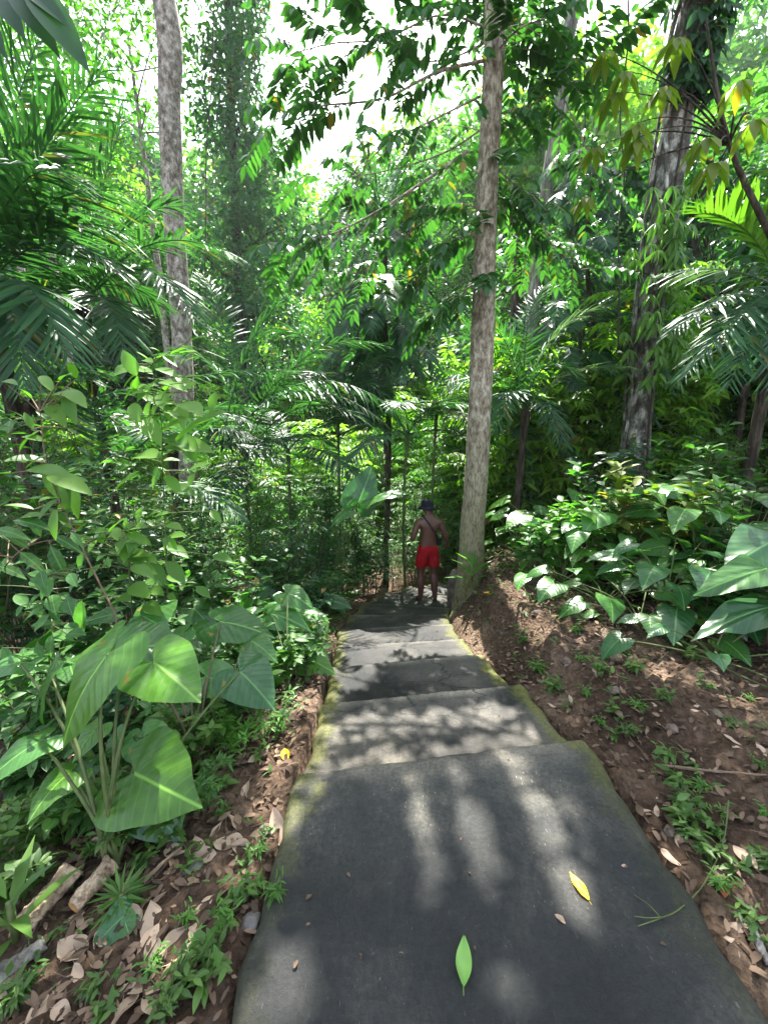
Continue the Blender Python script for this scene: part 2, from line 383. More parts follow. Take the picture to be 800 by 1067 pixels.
    mv = ramp(n, [(.0, (.05, .05, .05)), (.28, (.1, .1, .1)), (.33, (.6, .6, .6)), (.45, (.8, .8, .8)), (.55, (.55, .55, .55)), (1, (.5, .5, .5))]); l.new(dv.outputs[0], mv.inputs[0])
    mm = N(n, 'ShaderNodeMath', op='MULTIPLY'); l.new(ms.outputs[0], mm.inputs[0]); l.new(mv.outputs[0], mm.inputs[1])
    mc = ramp(n, [(.35, (.055, .066, .009)), (.65, (.165, .165, .021))]); l.new(fine.outputs[0], mc.inputs[0])
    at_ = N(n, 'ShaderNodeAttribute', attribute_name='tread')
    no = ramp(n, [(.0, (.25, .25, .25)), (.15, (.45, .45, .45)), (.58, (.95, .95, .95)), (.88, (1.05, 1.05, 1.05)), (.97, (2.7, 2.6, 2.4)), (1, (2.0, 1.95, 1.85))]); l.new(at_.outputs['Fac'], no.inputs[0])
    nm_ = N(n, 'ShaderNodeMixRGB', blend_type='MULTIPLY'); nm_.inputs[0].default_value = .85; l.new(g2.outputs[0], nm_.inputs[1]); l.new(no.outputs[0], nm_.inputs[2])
    cmap = N(n, 'ShaderNodeMapping'); cmap.inputs['Scale'].default_value = (1.1, 2.6, 1); l.new(tc.outputs['Object'], cmap.inputs[0])
    cd = N(n, 'ShaderNodeTexNoise', i_Scale=3.0, i_Detail=4.0); l.new(cmap.outputs[0], cd.inputs['Vector'])
    cadd = N(n, 'ShaderNodeMixRGB', blend_type='ADD'); cadd.inputs[0].default_value = .35; l.new(cmap.outputs[0], cadd.inputs[1]); l.new(cd.outputs['Color'], cadd.inputs[2])
    cv = N(n, 'ShaderNodeTexVoronoi', i_Scale=1.15); cv.feature = 'DISTANCE_TO_EDGE'; l.new(cadd.outputs[0], cv.inputs['Vector'])
    cr = ramp(n, [(.0, (1, 1, 1)), (.006, (1, 1, 1)), (.013, (0, 0, 0))]); l.new(cv.outputs['Distance'], cr.inputs[0])
    cz = N(n, 'ShaderNodeMapRange', i_From_Min=3.3, i_From_Max=4.1, i_To_Max=.9); l.new(sep.outputs[1], cz.inputs['Value'])
    crm = N(n, 'ShaderNodeMath', op='MULTIPLY'); l.new(cr.outputs[0], crm.inputs[0]); l.new(cz.outputs[0], crm.inputs[1])
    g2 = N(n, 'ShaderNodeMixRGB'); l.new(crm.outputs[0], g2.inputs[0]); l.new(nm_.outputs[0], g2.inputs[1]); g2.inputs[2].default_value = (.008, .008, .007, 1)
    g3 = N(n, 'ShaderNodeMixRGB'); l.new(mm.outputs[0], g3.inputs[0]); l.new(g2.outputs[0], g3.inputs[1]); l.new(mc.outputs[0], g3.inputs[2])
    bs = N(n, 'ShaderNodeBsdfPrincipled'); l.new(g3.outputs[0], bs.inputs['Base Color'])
    bs.inputs['Specular IOR Level'].default_value = .35
    rr = N(n, 'ShaderNodeMapRange', i_To_Min=.55, i_To_Max=.85); l.new(fine.outputs[0], rr.inputs['Value']); l.new(rr.outputs[0], bs.inputs['Roughness'])
    hb = N(n, 'ShaderNodeMath', op='MULTIPLY_ADD'); l.new(mm.outputs[0], hb.inputs[0]); hb.inputs[1].default_value = .6; l.new(fine.outputs[0], hb.inputs[2])
    bp = N(n, 'ShaderNodeBump', i_Strength=.8, i_Distance=.010); l.new(hb.outputs[0], bp.inputs['Height']); l.new(bp.outputs[0], bs.inputs['Normal'])
    out = N(n, 'ShaderNodeOutputMaterial'); l.new(bs.outputs[0], out.inputs['Surface'])
    return m


# ------------------------------------------------------------------ mesh collector
def unit(v):
    v = np.asarray(v, float)
    return v / np.maximum(np.linalg.norm(v, axis=-1, keepdims=True), 1e-9)


class MB:
    def __init__(self):
        self.v, self.q, self.t, self.uvq, self.uvt, self.n = [], [], [], [], [], 0

    def add(self, v, quads=None, tris=None, uv=None):
        v = np.asarray(v, float).reshape(-1, 3)
        if uv is None:
            uv = np.zeros((len(v), 2))
        if quads is not None and len(quads):
            q = np.asarray(quads, int).reshape(-1, 4); self.q.append(q + self.n); self.uvq.append(uv[q])
        if tris is not None and len(tris):
            t = np.asarray(tris, int).reshape(-1, 3); self.t.append(t + self.n); self.uvt.append(uv[t])
        self.v.append(v); self.n += len(v)

    def leaves(self, T, P, D, NN, L, W=None):
        """many copies of leaf template T: base points P, directions D, rough normals NN, lengths L, width factors W"""
        P = np.asarray(P, float); k = len(P)
        if k == 0:
            return
        D = unit(D); S = unit(np.cross(D, NN)); U = np.cross(S, D)
        L = np.broadcast_to(np.asarray(L, float), (k,)); W = np.ones(k) if W is None else np.broadcast_to(np.asarray(W, float), (k,))
        tv, tq, tt, tuv = T
        V = (tv[None, :, 0:1] * (S * W[:, None])[:, None, :] + tv[None, :, 1:2] * D[:, None, :] + tv[None, :, 2:3] * U[:, None, :]) * L[:, None, None] + P[:, None, :]
        off = (np.arange(k) * len(tv))[:, None, None]
        uv = np.tile(tuv, (k, 1))
        self.add(V.reshape(-1, 3), (tq[None] + off).reshape(-1, 4) if len(tq) else None, (tt[None] + off).reshape(-1, 3) if len(tt) else None, uv)

    def tube(self, pts, rad, n=7, cap=True, wobble=0.0):
        pts = np.asarray(pts, float); m = len(pts)
        rad = np.broadcast_to(np.asarray(rad, float), (m,))
        tg = np.gradient(pts, axis=0); tg = unit(tg)
        ref = np.array([1.0, 0, 0]) if abs(tg[0][0]) < .8 else np.array([0, 1.0, 0])
        ang = np.linspace(0, 2 * math.pi, n, endpoint=False)
        rings = []
        s = unit(np.cross(tg[0], ref))
        for i in range(m):
            s = unit(s - tg[i] * (s @ tg[i])); b = np.cross(tg[i], s)
            rr = rad[i] * (1 + (wobble * np.sin(ang * 3 + i * .35) + wobble * .6 * np.sin(ang * 5 - i * .6) if wobble else 0 * ang))
            rings.append(pts[i] + (np.cos(ang) * rr)[:, None] * s + (np.sin(ang) * rr)[:, None] * b)
        V = np.concatenate(rings)
        i = np.arange(m - 1)[:, None] * n; j = np.arange(n)[None]; j2 = (j + 1) % n
        q = np.stack([i + j, i + j2, i + n + j2, i + n + j], -1).reshape(-1, 4)
        tris = []
        if cap:
            V = np.concatenate([V, pts[:1], pts[-1:]])
            a, b = m * n, m * n + 1
            for k in range(n):
                tris.append((a, (k + 1) % n, k)); tris.append((b, (m - 1) * n + k, (m - 1) * n + (k + 1) % n))
        self.add(V, q, tris)

    def build(self, name, material, parent=None, smooth=True):
        me = bpy.data.meshes.new(name)
        if self.n:
            V = np.concatenate(self.v)
            if parent is not None:
                V = V - np.array(base_of(parent))
            q = np.concatenate(self.q) if self.q else np.zeros((0, 4), int)
            t = np.concatenate(self.t) if self.t else np.zeros((0, 3), int)
            me.vertices.add(len(V)); me.vertices.foreach_set('co', V.astype(np.float32).ravel())
            loops = np.concatenate([q.ravel(), t.ravel()]).astype(np.int32)
            me.loops.add(len(loops)); me.loops.foreach_set('vertex_index', loops)
            me.polygons.add(len(q) + len(t))
            st = np.concatenate([np.arange(len(q)) * 4, len(q) * 4 + np.arange(len(t)) * 3]).astype(np.int32)
            me.polygons.foreach_set('loop_start', st)
            uvl = me.uv_layers.new(name='UVMap')
            uvs = np.concatenate([np.concatenate(self.uvq).reshape(-1, 2) if self.uvq else np.zeros((0, 2)), np.concatenate(self.uvt).reshape(-1, 2) if self.uvt else np.zeros((0, 2))])
            uvl.data.foreach_set('uv', uvs.astype(np.float32).ravel())
            me.polygons.foreach_set('use_smooth', np.full(len(q) + len(t), smooth))
            me.update(calc_edges=True); me.validate()
        me.materials.append(material)
        o = bpy.data.objects.new(name, me)
        COL.objects.link(o)
        if parent is not None:
            o.parent = parent
        return o


def base_of(o):
    p = Vector(o.location)
    while o.parent is not None:
        o = o.parent; p += Vector(o.location)
    return p


LABELS = []


def tag(o, label=None, cat=None, group=None, kind=None):
    if label: o['label'] = label
    if cat: o['category'] = cat
    if group: o['group'] = group
    if kind: o['kind'] = kind
    return o


def thing(name, label, cat, loc, group=None):
    o = bpy.data.objects.new(name, None); COL.objects.link(o)
    o.location = tuple(float(c) for c in loc)
    return tag(o, label, cat, group)


KIDS = {}


def copy_tree(o, loc, rz=0.0, s=1.0, label=None, group=None):
    c = o.copy(); COL.objects.link(c)
    c.location = tuple(float(a) for a in loc); c.rotation_euler = (0, 0, rz); c.scale = (s, s, s)
    if label: c['label'] = label
    if group: c['group'] = group
    for ch in o.children:
        d = ch.copy(); COL.objects.link(d); d.parent = c
        for g in ch.children:
            e = g.copy(); COL.objects.link(e); e.parent = d
    return c


# ------------------------------------------------------------------ leaf templates: columns are side, along, normal (unit length)
def blade(w, rows, fold=.18, droop=.12, stalk=0.0):
    """rows: list of (along, half width relative to w/2)"""
    v, uv = [], []
    for a, h in rows:
        x = h * w / 2; z = -droop * a * a
        if h > 0:
            v += [(-x, a, z + fold * x), (0, a, z), (x, a, z + fold * x)]; uv += [(-x, a), (0, a), (x, a)]
        else:
            v += [(0, a, z)]; uv += [(0, a)]
    q, t, i = [], [], 0
    for k in range(len(rows) - 1):
        h0, h1 = rows[k][1] > 0, rows[k + 1][1] > 0
        if h0 and h1:
            q += [(i, i + 1, i + 4, i + 3), (i + 1, i + 2, i + 5, i + 4)]; i += 3
        elif h0:
            t += [(i, i + 1, i + 3), (i + 1, i + 2, i + 3)]; i += 3
        else:
            t += [(i, i + 2, i + 1), (i, i + 3, i + 2)]; i += 1
    return np.array(v, float), np.array(q, int).reshape(-1, 4), np.array(t, int).reshape(-1, 3), np.array(uv, float)


T_TINY = blade(.46, [(0, 0), (.45, 1), (1, 0)], fold=.3, droop=.1)
T_OVAL = blade(.44, [(0, 0), (.22, .82), (.5, 1), (.8, .55), (1, 0)], fold=.22, droop=.22)
T_OVALS = blade(.42, [(0, 0), (.06, .36), (.16, .70), (.30, .93), (.46, 1), (.62, .90), (.77, .66), (.90, .33), (1, 0)], fold=.24, droop=.26)
T_BROAD = blade(.50, [(0, 0), (.05, .26), (.13, .55), (.24, .83), (.36, .97), (.46, 1), (.58, .92), (.71, .71), (.84, .42), (.93, .16), (1, 0)], fold=.26, droop=.20)
T_LANCE = blade(.24, [(0, 0), (.25, .9), (.55, 1), (1, 0)], fold=.3, droop=.3)
T_NARROW = blade(.13, [(0, 0), (.4, 1), (1, 0)], fold=.35, droop=.25)
T_STRIP = blade(.072, [(0, .55), (.3, 1), (.68, .8), (1, 0)], fold=.5, droop=.22)
T_STRIP2 = blade(.085, [(0, .6), (.5, 1), (1, 0)], fold=.5, droop=.25)
T_WSTRIP = blade(.12, [(0, .5), (.3, 1), (.7, .85), (1, 0)], fold=.4, droop=.2)
T_GRASS = blade(.09, [(0, .8), (.4, 1), (.75, .6), (1, 0)], fold=.4, droop=.45)


def heart_template(width=1.0, lob=1.0, cup=.10, droop=.32, seed=0, n=20):
    r = np.random.default_rng(seed)
    half = np.array([(0, 1.0), (.06, .91), (.17, .79), (.31, .60), (.42, .37), (.50, .14), (.50, -.08), (.44, -.26), (.33, -.36), (.20, -.36), (.08, -.22), (.012, -.03)])
    half = half.copy(); half[:, 0] *= width; half[half[:, 1] < 0, 1] *= lob
    d = np.concatenate([[0], np.cumsum(np.linalg.norm(np.diff(half, axis=0), axis=1))]); tt = np.linspace(0, d[-1], n)
    hx = np.interp(tt, d, half[:, 0]); hy = np.interp(tt, d, half[:, 1])
    hx[1:-1] = (hx[:-2] + 2 * hx[1:-1] + hx[2:]) / 4; hy[1:-1] = (hy[:-2] + 2 * hy[1:-1] + hy[2:]) / 4
    ox = np.concatenate([hx, -hx[::-1][:-1]]); oy = np.concatenate([hy, hy[::-1][:-1]])
    ss = [.12, .3, .5, .72, .88, 1.0]
    v = [(0, 0, 0)]; uv = [(0, 0)]
    ph = r.uniform(0, 6, 4)
    K = len(ox)
    for s in ss:
        for k in range(K):
            x, y = ox[k] * s, oy[k] * s
            z = cup * 1.1 * abs(x) ** 1.3 - droop * max(y, 0) ** 2 - .35 * droop * max(-y, 0) - .25 * abs(x) ** 2
            z += .028 * s * s * math.sin(k * 2 * math.pi / K * 5 + ph[0]) + .016 * s * math.sin(k * 2 * math.pi / K * 9 + ph[1]) + .04 * x * math.sin(ph[2])
            v.append((x, y, z)); uv.append((x, y))
    q, t = [], []
    seg = [(k, (k + 1) % K) for k in range(K) if k != n - 1]        # closed at the tip, open at the sinus
    for k, k2 in seg:
        t.append((0, 1 + k2, 1 + k))
    for j in range(len(ss) - 1):
        a = 1 + j * K; b = a + K
        for k, k2 in seg:
            q.append((a + k, a + k2, b + k2, b + k))
    return np.array(v, float), np.array(q, int), np.array(t, int), np.array(uv, float)


HEARTS = [heart_template(1.0, 1.0, .12, .30, 1), heart_template(1.12, 1.15, .06, .38, 2), heart_template(.92, .9, .16, .22, 3), heart_template(1.05, 1.05, .02, .5, 4)]
HEARTS_LO = [heart_template(1.0, 1.0, .12, .30, 5, 9), heart_template(.8, .8, .1, .38, 6, 9), heart_template(.9, .9, .16, .22, 7, 9)]


def bez(a, b, c, t):
    t = np.asarray(t)[:, None]
    return (1 - t) ** 2 * a + 2 * (1 - t) * t * b + t * t * c


def frond(mb, a, b, c, n=34, maxlen=.5, ang=58, droop=.25, T=T_STRIP, r=.012, start=.12, lift=.25, wf=1.0, jit=.10, rs=None, both=True):
    """one feather palm leaf from a past b to c: rachis and two rows of leaflets"""
    g = rs or rng
    a, b, c = (np.asarray(k, float) for k in (a, b, c))
    ts = np.linspace(0, 1, 12); P = bez(a, b, c, ts)
    if mb is not None:
        mb.tube(P, np.linspace(r, r * .25, 12), 5, cap=False)
    t = np.linspace(start, 1, n)
    p = bez(a, b, c, t); tg = unit(2 * (1 - t)[:, None] * (b - a) + 2 * t[:, None] * (c - b))
    side = unit(np.cross(tg, np.array([0, 0, 1.0]) + 0 * tg)); nr = np.cross(side, tg)
    prof = np.clip(np.sin(np.pi * (.12 + .80 * (t - start) / (1 - start))), .2, 1) ** .7
    A = R(ang) * (1 - .45 * t)
    for sgn in (-1, 1):
        An = A + g.normal(0, jit, n)
        d = tg * np.cos(An)[:, None] + side * sgn * np.sin(An)[:, None] + nr * (lift + g.normal(0, jit, n))[:, None]
        d[:, 2] -= droop + g.normal(0, jit * .6, n)
        nn = nr + side * sgn * -.3 + g.normal(0, .15, (n, 3))
        mb.leaves(T, p, d, nn, maxlen * prof * g.uniform(.85, 1.1, n), wf)


def rand_dirs(n, up=0.0, g=None):
    d = (g or rng).normal(0, 1, (n, 3)); d[:, 2] += up
    return unit(d)


# ================================================================== the setting
# ------------------------------------------------------------------ ground sheet
def build_ground():
    xs = np.concatenate([-np.geomspace(120, 5, 40), np.arange(-4.9, -1.5, .09), np.arange(-1.5, 2.6, .035), np.arange(2.6, 6, .09), np.geomspace(6, 120, 40)])
    ys = np.concatenate([-np.geomspace(60, 1.0, 20), np.arange(-.9, .6, .1), np.arange(.6, 3.5, .035), np.arange(3.5, 9, .07), np.geomspace(9.05, 160, 70)])
    X, Y = np.meshgrid(xs, ys)
    Z = ground(X, Y)
    fine = np.exp(-(np.hypot(X, Y - 2) / 5) ** 2)
    Z = Z + fine * .012 * rng.normal(0, 1, Z.shape) * ((X < xleft(Y) - .05) | (X > xright(Y) + .05))
    nx, ny = len(xs), len(ys)
    i = np.arange(ny - 1)[:, None] * nx + np.arange(nx - 1)[None]
    q = np.stack([i, i + 1, i + nx + 1, i + nx], -1).reshape(-1, 4)
    mb = MB(); mb.add(np.stack([X, Y, Z], -1).reshape(-1, 3), q)
    o = mb.build('ground', ground_material()); tag(o, kind='structure')


def build_path():
    mb = MB()
    K = 64
    us = np.linspace(0, 1, K)
    rows = []                                # (left xy, right xy, z, walked)
    def row(k, t, z):
        L = PL[k] * (1 - t) + PL[k + 1] * t; Rr = PR[k] * (1 - t) + PR[k + 1] * t
        return (L, Rr, z)
    for k in range(len(PL) - 1):
        m = 60 if k == 0 else 14
        for t in np.linspace(0, 1, m):
            if t > .97: continue
            if k > 0 and t < .02: t = .02
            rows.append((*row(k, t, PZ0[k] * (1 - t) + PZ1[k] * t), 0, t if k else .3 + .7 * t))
        e = PZ1[k]
        for t, dz in ((.975, .0), (.99, -.001), (.9965, -.005), (1.0, -.016)):
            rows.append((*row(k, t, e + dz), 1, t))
        if k < len(PL) - 2:
            rows.append((*row(k + 1, .012, PZ0[k + 1] - .003), 1, 0))
    V, UV = [], []
    g = np.random.default_rng(3)
    TR = []
    for L, Rr, z, ed, tr_ in rows:
        TR += [tr_] * (K + 2)
        p = L[None] * (1 - us)[:, None] + Rr[None] * us[:, None]
        w = .003 * wob(p[:, 0] * 3, p[:, 1] * 3, 1.5, 1) + .002 * wob(p[:, 0] * 9, p[:, 1] * 9, 1.5, 2) + .0015 * g.normal(0, 1, K)
        # rounded outer edges
        edge = np.minimum(us, 1 - us)
        zz = z + w - .02 * np.exp(-edge / .006)
        dy = .006 * wob(p[:, 0] * 6, p[:, 1] * 0 + z * 10, 1.0, 3) + .0015 * g.normal(0, 1, K) * ed
        side = .007 * math.sin(p[0, 1] * 9) + .006 * math.sin(p[0, 1] * 23) + .004 * g.normal()
        x = p[:, 0] + np.where(us < .05, -side, 0) + np.where(us > .95, side, 0)
        V.append(np.stack([x, p[:, 1] + dy, zz], -1)); UV.append(np.stack([us, np.full(K, p[:, 1].mean() + 1.6)], -1))
    # skirts down both sides
    V2, UV2 = [], []
    for v, u in zip(V, UV):
        a = v[0] + np.array([-.012, 0, -.30]); b = v[-1] + np.array([.012, 0, -.30])
        V2.append(np.concatenate([a[None], v, b[None]])); UV2.append(np.concatenate([u[:1], u, u[-1:]]))
    KK = K + 2; m = len(V2)
    i = np.arange(m - 1)[:, None] * KK + np.arange(KK - 1)[None]
    q = np.stack([i, i + 1, i + KK + 1, i + KK], -1).reshape(-1, 4)
    mb.add(np.concatenate(V2), q, uv=np.concatenate(UV2))
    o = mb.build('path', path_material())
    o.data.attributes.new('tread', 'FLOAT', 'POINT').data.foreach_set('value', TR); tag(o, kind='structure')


build_ground()
build_path()
exec_parts = []


# ================================================================== plant builders
def px2m(w, px, py, D):
    return w * (D / ray(px, py)[1]) / F


def smooth_line(pts, k=6):
    """Catmull-Rom through the points"""
    p = np.asarray(pts, float)
    if len(p) < 3:
        return np.linspace(p[0], p[-1], k + 1)
    e = np.concatenate([[2 * p[0] - p[1]], p, [2 * p[-1] - p[-2]]])
    out = []
    for i in range(1, len(e) - 2):
        for t in np.linspace(0, 1, k, endpoint=False):
            a, b, c, d = e[i - 1], e[i], e[i + 1], e[i + 2]
            out.append(.5 * (2 * b + (c - a) * t + (2 * a - 5 * b + 4 * c - d) * t * t + (3 * b - a - 3 * c + d) * t ** 3))
    out.append(p[-1])
    return np.array(out)


def resample(vals, n):
    return np.interp(np.linspace(0, 1, n), np.linspace(0, 1, len(vals)), vals)


def crown_clusters(blobs, g):
    cs = []
    for c, rad, n in blobs:
        d = rand_dirs(n, 0, g); rr = g.uniform(.35, 1, n) ** .5
        cs.append(np.asarray(c) + d * rr[:, None] * np.asarray(rad))
    return np.concatenate(cs)


def tree(name, label, group, trunk, rad, bark, blobs, T, L, per, leafm, spread=.45, prune=True, seed=1, sides=10, wob_=.06, limbs=9, droop=.35, flare=0.0, extra=None, thin=.78):
    g = np.random.default_rng(seed)
    trunk = smooth_line(trunk, 8)
    rr = resample(rad, len(trunk)) * thin
    if flare:
        k = np.linspace(0, 1, len(trunk)); rr = rr * (1 + flare * np.exp(-k * 16))
    o = thing(name, label, 'tree', trunk[0], group)
    mb = MB(); mb.tube(trunk, rr, sides, wobble=wob_)
    cb = MB()
    if blobs:
        cs = crown_clusters(blobs, g)
        if prune: cs = cs[~lit_mask(cs, .03)]
        # main limbs to well spread clusters, twigs to the others
        idx = [int(np.argmax(cs[:, 2]))]
        dist = np.linalg.norm(cs - cs[idx[0]], axis=1)
        for _ in range(min(limbs, len(cs)) - 1):
            i = int(np.argmax(dist)); idx.append(i); dist = np.minimum(dist, np.linalg.norm(cs - cs[i], axis=1))
        lp = [trunk[int(len(trunk) * .75):]]
        zmin = cs[:, 2].min()
        for i in idx:
            c = cs[i]
            j = int(np.clip(np.interp(c[2] - .9 * np.linalg.norm(c[:2] - trunk[-1][:2]) * .6, trunk[:, 2], np.arange(len(trunk))), len(trunk) * .3, len(trunk) - 1))
            a = trunk[j]; mid = (a + c) / 2 + np.array([0, 0, -.1 * np.linalg.norm(c - a)]) + g.normal(0, .08 * np.linalg.norm(c - a), 3)
            P = bez(a, mid, c, np.linspace(0, 1, 9)); r0 = rr[j] * .5
            if prune and lit_mask(bez(a, mid, c, np.linspace(.1, 1, 30)), .0).sum() > 2: continue
            mb.tube(P, np.linspace(r0, max(r0 * .2, .008), 9), 5, cap=False); lp.append(P)
        lp = np.concatenate(lp)
        for i, c in enumerate(cs):
            if i in idx: continue
            order = np.argsort(np.linalg.norm(lp - c, axis=1))[:14:2]; a = None
            for q in order:
                if not prune or not lit_mask(lp[q] + (c - lp[q]) * np.linspace(0, 1, 12)[:, None], .01).any(): a = lp[q]; break
            if a is None: continue
            mb.tube(np.array([a, (a + c) / 2 + g.normal(0, .06 * np.linalg.norm(c - a), 3), c]), np.linspace(.018, .006, 3), 4, cap=False)
        P = np.repeat(cs, per, 0) + g.normal(0, 1, (len(cs) * per, 3)) * np.array([spread, spread, spread * .55])
        D = unit(P - np.repeat(cs, per, 0)) + g.normal(0, .5, P.shape); D[:, 2] -= droop
        keep = ~(lit_mask(P, .005) | lit_mask(P + unit(D) * L * .5, .02) | lit_mask(P + unit(D) * L, .005)) if prune else np.ones(len(P), bool)
        P, D = P[keep], D[keep]
        cb.leaves(T, P, D, np.array([0, 0, 1.0]) + g.normal(0, .45, P.shape), L * g.uniform(.7, 1.25, len(P)))
    if extra: extra(mb, cb, g)
    mb.build('trunk', bark, o)
    if cb.n: cb.build('crown', leafm, o)
    return o


def shrub(label, base, n_stems=5, h=1.2, spread=.6, T=T_OVAL, L=.14, per=14, leafm=None, stemm=None, seed=1, name='shrub', group=None, top_bias=.3, cat='shrub', prune=False, r=.007, updir=.15, leaf_w=1.0, branch=0):
    g = np.random.default_rng(seed)
    base = np.asarray(base, float)
    o = thing(name, label, cat, base, group)
    st, fo = MB(), MB()
    for s in range(n_stems):
        a = g.uniform(0, 2 * math.pi); rr = spread * g.uniform(.3, 1) * (0 if n_stems == 1 else 1); hh = h * g.uniform(.65, 1.05)
        b0 = base + np.array([math.cos(a), math.sin(a), 0]) * min(.06, spread * .2)
        tip = base + np.array([math.cos(a) * rr, math.sin(a) * rr, hh])
        mid = base + np.array([math.cos(a) * rr * .25, math.sin(a) * rr * .25, hh * .6]) + g.normal(0, .05 * h, 3) * np.array([1, 1, .2])
        lines = [bez(b0, mid, tip, np.linspace(0, 1, 9))]
        st.tube(lines[0], np.linspace(r, r * .35, 9), 5, cap=False)
        for _ in range(branch):
            k = g.integers(3, 8); p0 = lines[0][k]; dd = rand_dirs(1, .35, g)[0] * h * g.uniform(.18, .38)
            ln = bez(p0, p0 + dd * .5 + np.array([0, 0, .08 * h]), p0 + dd, np.linspace(0, 1, 6)); lines.append(ln)
            st.tube(ln, np.linspace(r * .5, r * .25, 6), 4, cap=False)
        for li, ln in enumerate(lines):
            m = per if li == 0 else max(5, per * 2 // 3)
            t = (top_bias if li == 0 else .15) + (1 - (top_bias if li == 0 else .15)) * (np.arange(m) + .5) / m
            f = t * (len(ln) - 1); i0 = np.clip(f.astype(int), 0, len(ln) - 2); P = ln[i0] + (ln[i0 + 1] - ln[i0]) * (f - i0)[:, None]
            tg = unit(ln[i0 + 1] - ln[i0])
            az = np.arange(m) * 2.4 + g.uniform(0, 6)
            out = np.stack([np.cos(az), np.sin(az), np.full(m, updir)], -1) + g.normal(0, .22, (m, 3)) + tg * .35
            fo.leaves(T, P, out, np.array([0, 0, 1.0]) + g.normal(0, .3, (m, 3)), L * g.uniform(.6, 1.2, m) * (1.1 - .35 * t), leaf_w)
    st.build('stem', stemm or M['stem_b'], o)
    fo.build('foliage', leafm or M['mid'], o)
    return o


def feathery(label, base, n_stems=4, h=2.4, spread=.9, L=.11, leafm=None, seed=1, name='sapling', group=None, T=T_NARROW, twigs=16, per=14, r=.011, start=.2, stemm=None):
    """sapling or bamboo like plant: stems with fine drooping twigs of narrow leaves"""
    g = np.random.default_rng(seed); base = np.asarray(base, float)
    o = thing(name, label, 'sapling', base, group); st, fo = MB(), MB()
    for s in range(n_stems):
        a = g.uniform(0, 6.28); rr = spread * g.uniform(.2, 1); hh = h * g.uniform(.7, 1.1)
        tip = base + np.array([math.cos(a) * rr, math.sin(a) * rr, hh]); mid = base + np.array([math.cos(a) * rr * .2, math.sin(a) * rr * .2, hh * .65])
        ln = bez(base + g.normal(0, .05, 3) * np.array([1, 1, 0]), mid, tip, np.linspace(0, 1, 14)); st.tube(ln, np.linspace(r, r * .3, 14), 5, cap=False)
        for w in range(twigs):
            t = start + (1 - start) * (w + g.random()) / twigs; p = ln[min(13, int(t * 13))]
            b = g.uniform(0, 6.28); ll = h * g.uniform(.12, .26) * (1.15 - .5 * t)
            q = p + np.array([math.cos(b) * ll, math.sin(b) * ll, ll * g.uniform(-.25, .35)])
            tw = bez(p, (p + q) / 2 + np.array([0, 0, .2 * ll]), q, np.linspace(0, 1, per)); st.tube(tw[[0, per // 2, per - 1]], [r * .35, r * .25, r * .15], 3, cap=False)
            tg = unit(np.gradient(tw, axis=0)); sd = unit(np.cross(tg, [0, 0, 1.0])) * np.where(np.arange(per) % 2, 1, -1)[:, None]
            d = tg * .6 + sd + g.normal(0, .25, tw.shape); d[:, 2] -= .2
            fo.leaves(T, tw, d, np.array([0, 0, 1.0]) + g.normal(0, .3, tw.shape), L * g.uniform(.7, 1.2, per))
    st.build('stem', stemm or M['stem_d'], o); fo.build('foliage', leafm or M['mid'], o)
    return o


def palm(label, foot, top, r, fronds=(), n=0, length=1.6, leaflet=.45, leafm=None, bark=None, seed=1, name='palm_tree', group=None, T=T_STRIP, nl=34, arch=.55, droop=.25, wf=1.0, extra_mats=(), cat='palm', up=(.1, 1.2)):
    g = np.random.default_rng(seed); foot, top = np.asarray(foot, float), np.asarray(top, float)
    o = thing(name, label, cat, foot, group)
    tr = MB()
    ln = bez(foot, (foot + top) / 2 + g.normal(0, .05, 3), top, np.linspace(0, 1, 40)); rr = r * (1 + .06 * (np.arange(40) % 3 == 0)); rr[-6:] *= np.linspace(1, 1.5, 6)
    tr.tube(ln, rr, 9); tr.build('trunk', bark or M['bark_dark'], o)
    fl = list(fronds)
    for k in range(n):
        a = k * 2.4 + g.uniform(-.3, .3); e = g.uniform(*up); l = length * g.uniform(.75, 1.1)
        d = np.array([math.cos(a) * math.cos(e), math.sin(a) * math.cos(e), math.sin(e)])
        b = top + d * l * .55; c = top + np.array([math.cos(a), math.sin(a), 0]) * l * (.55 + .45 * math.cos(e)) + np.array([0, 0, math.sin(e) * l * .75 - arch * l * .6])
        fl.append((top, b, c))
    for k, f in enumerate(fl):
        opt = dict(n=nl, maxlen=leaflet, droop=droop, T=T, wf=wf, r=.012 if length > 1 else .008)
        mt = leafm or M['palm']
        if len(f) > 3:
            fo = dict(f[3]); mt = fo.pop('mat', mt); opt.update(fo)
        mb = MB(); frond(mb, *f[:3], rs=g, **opt)
        mb.build('frond', mt, o)
    return o


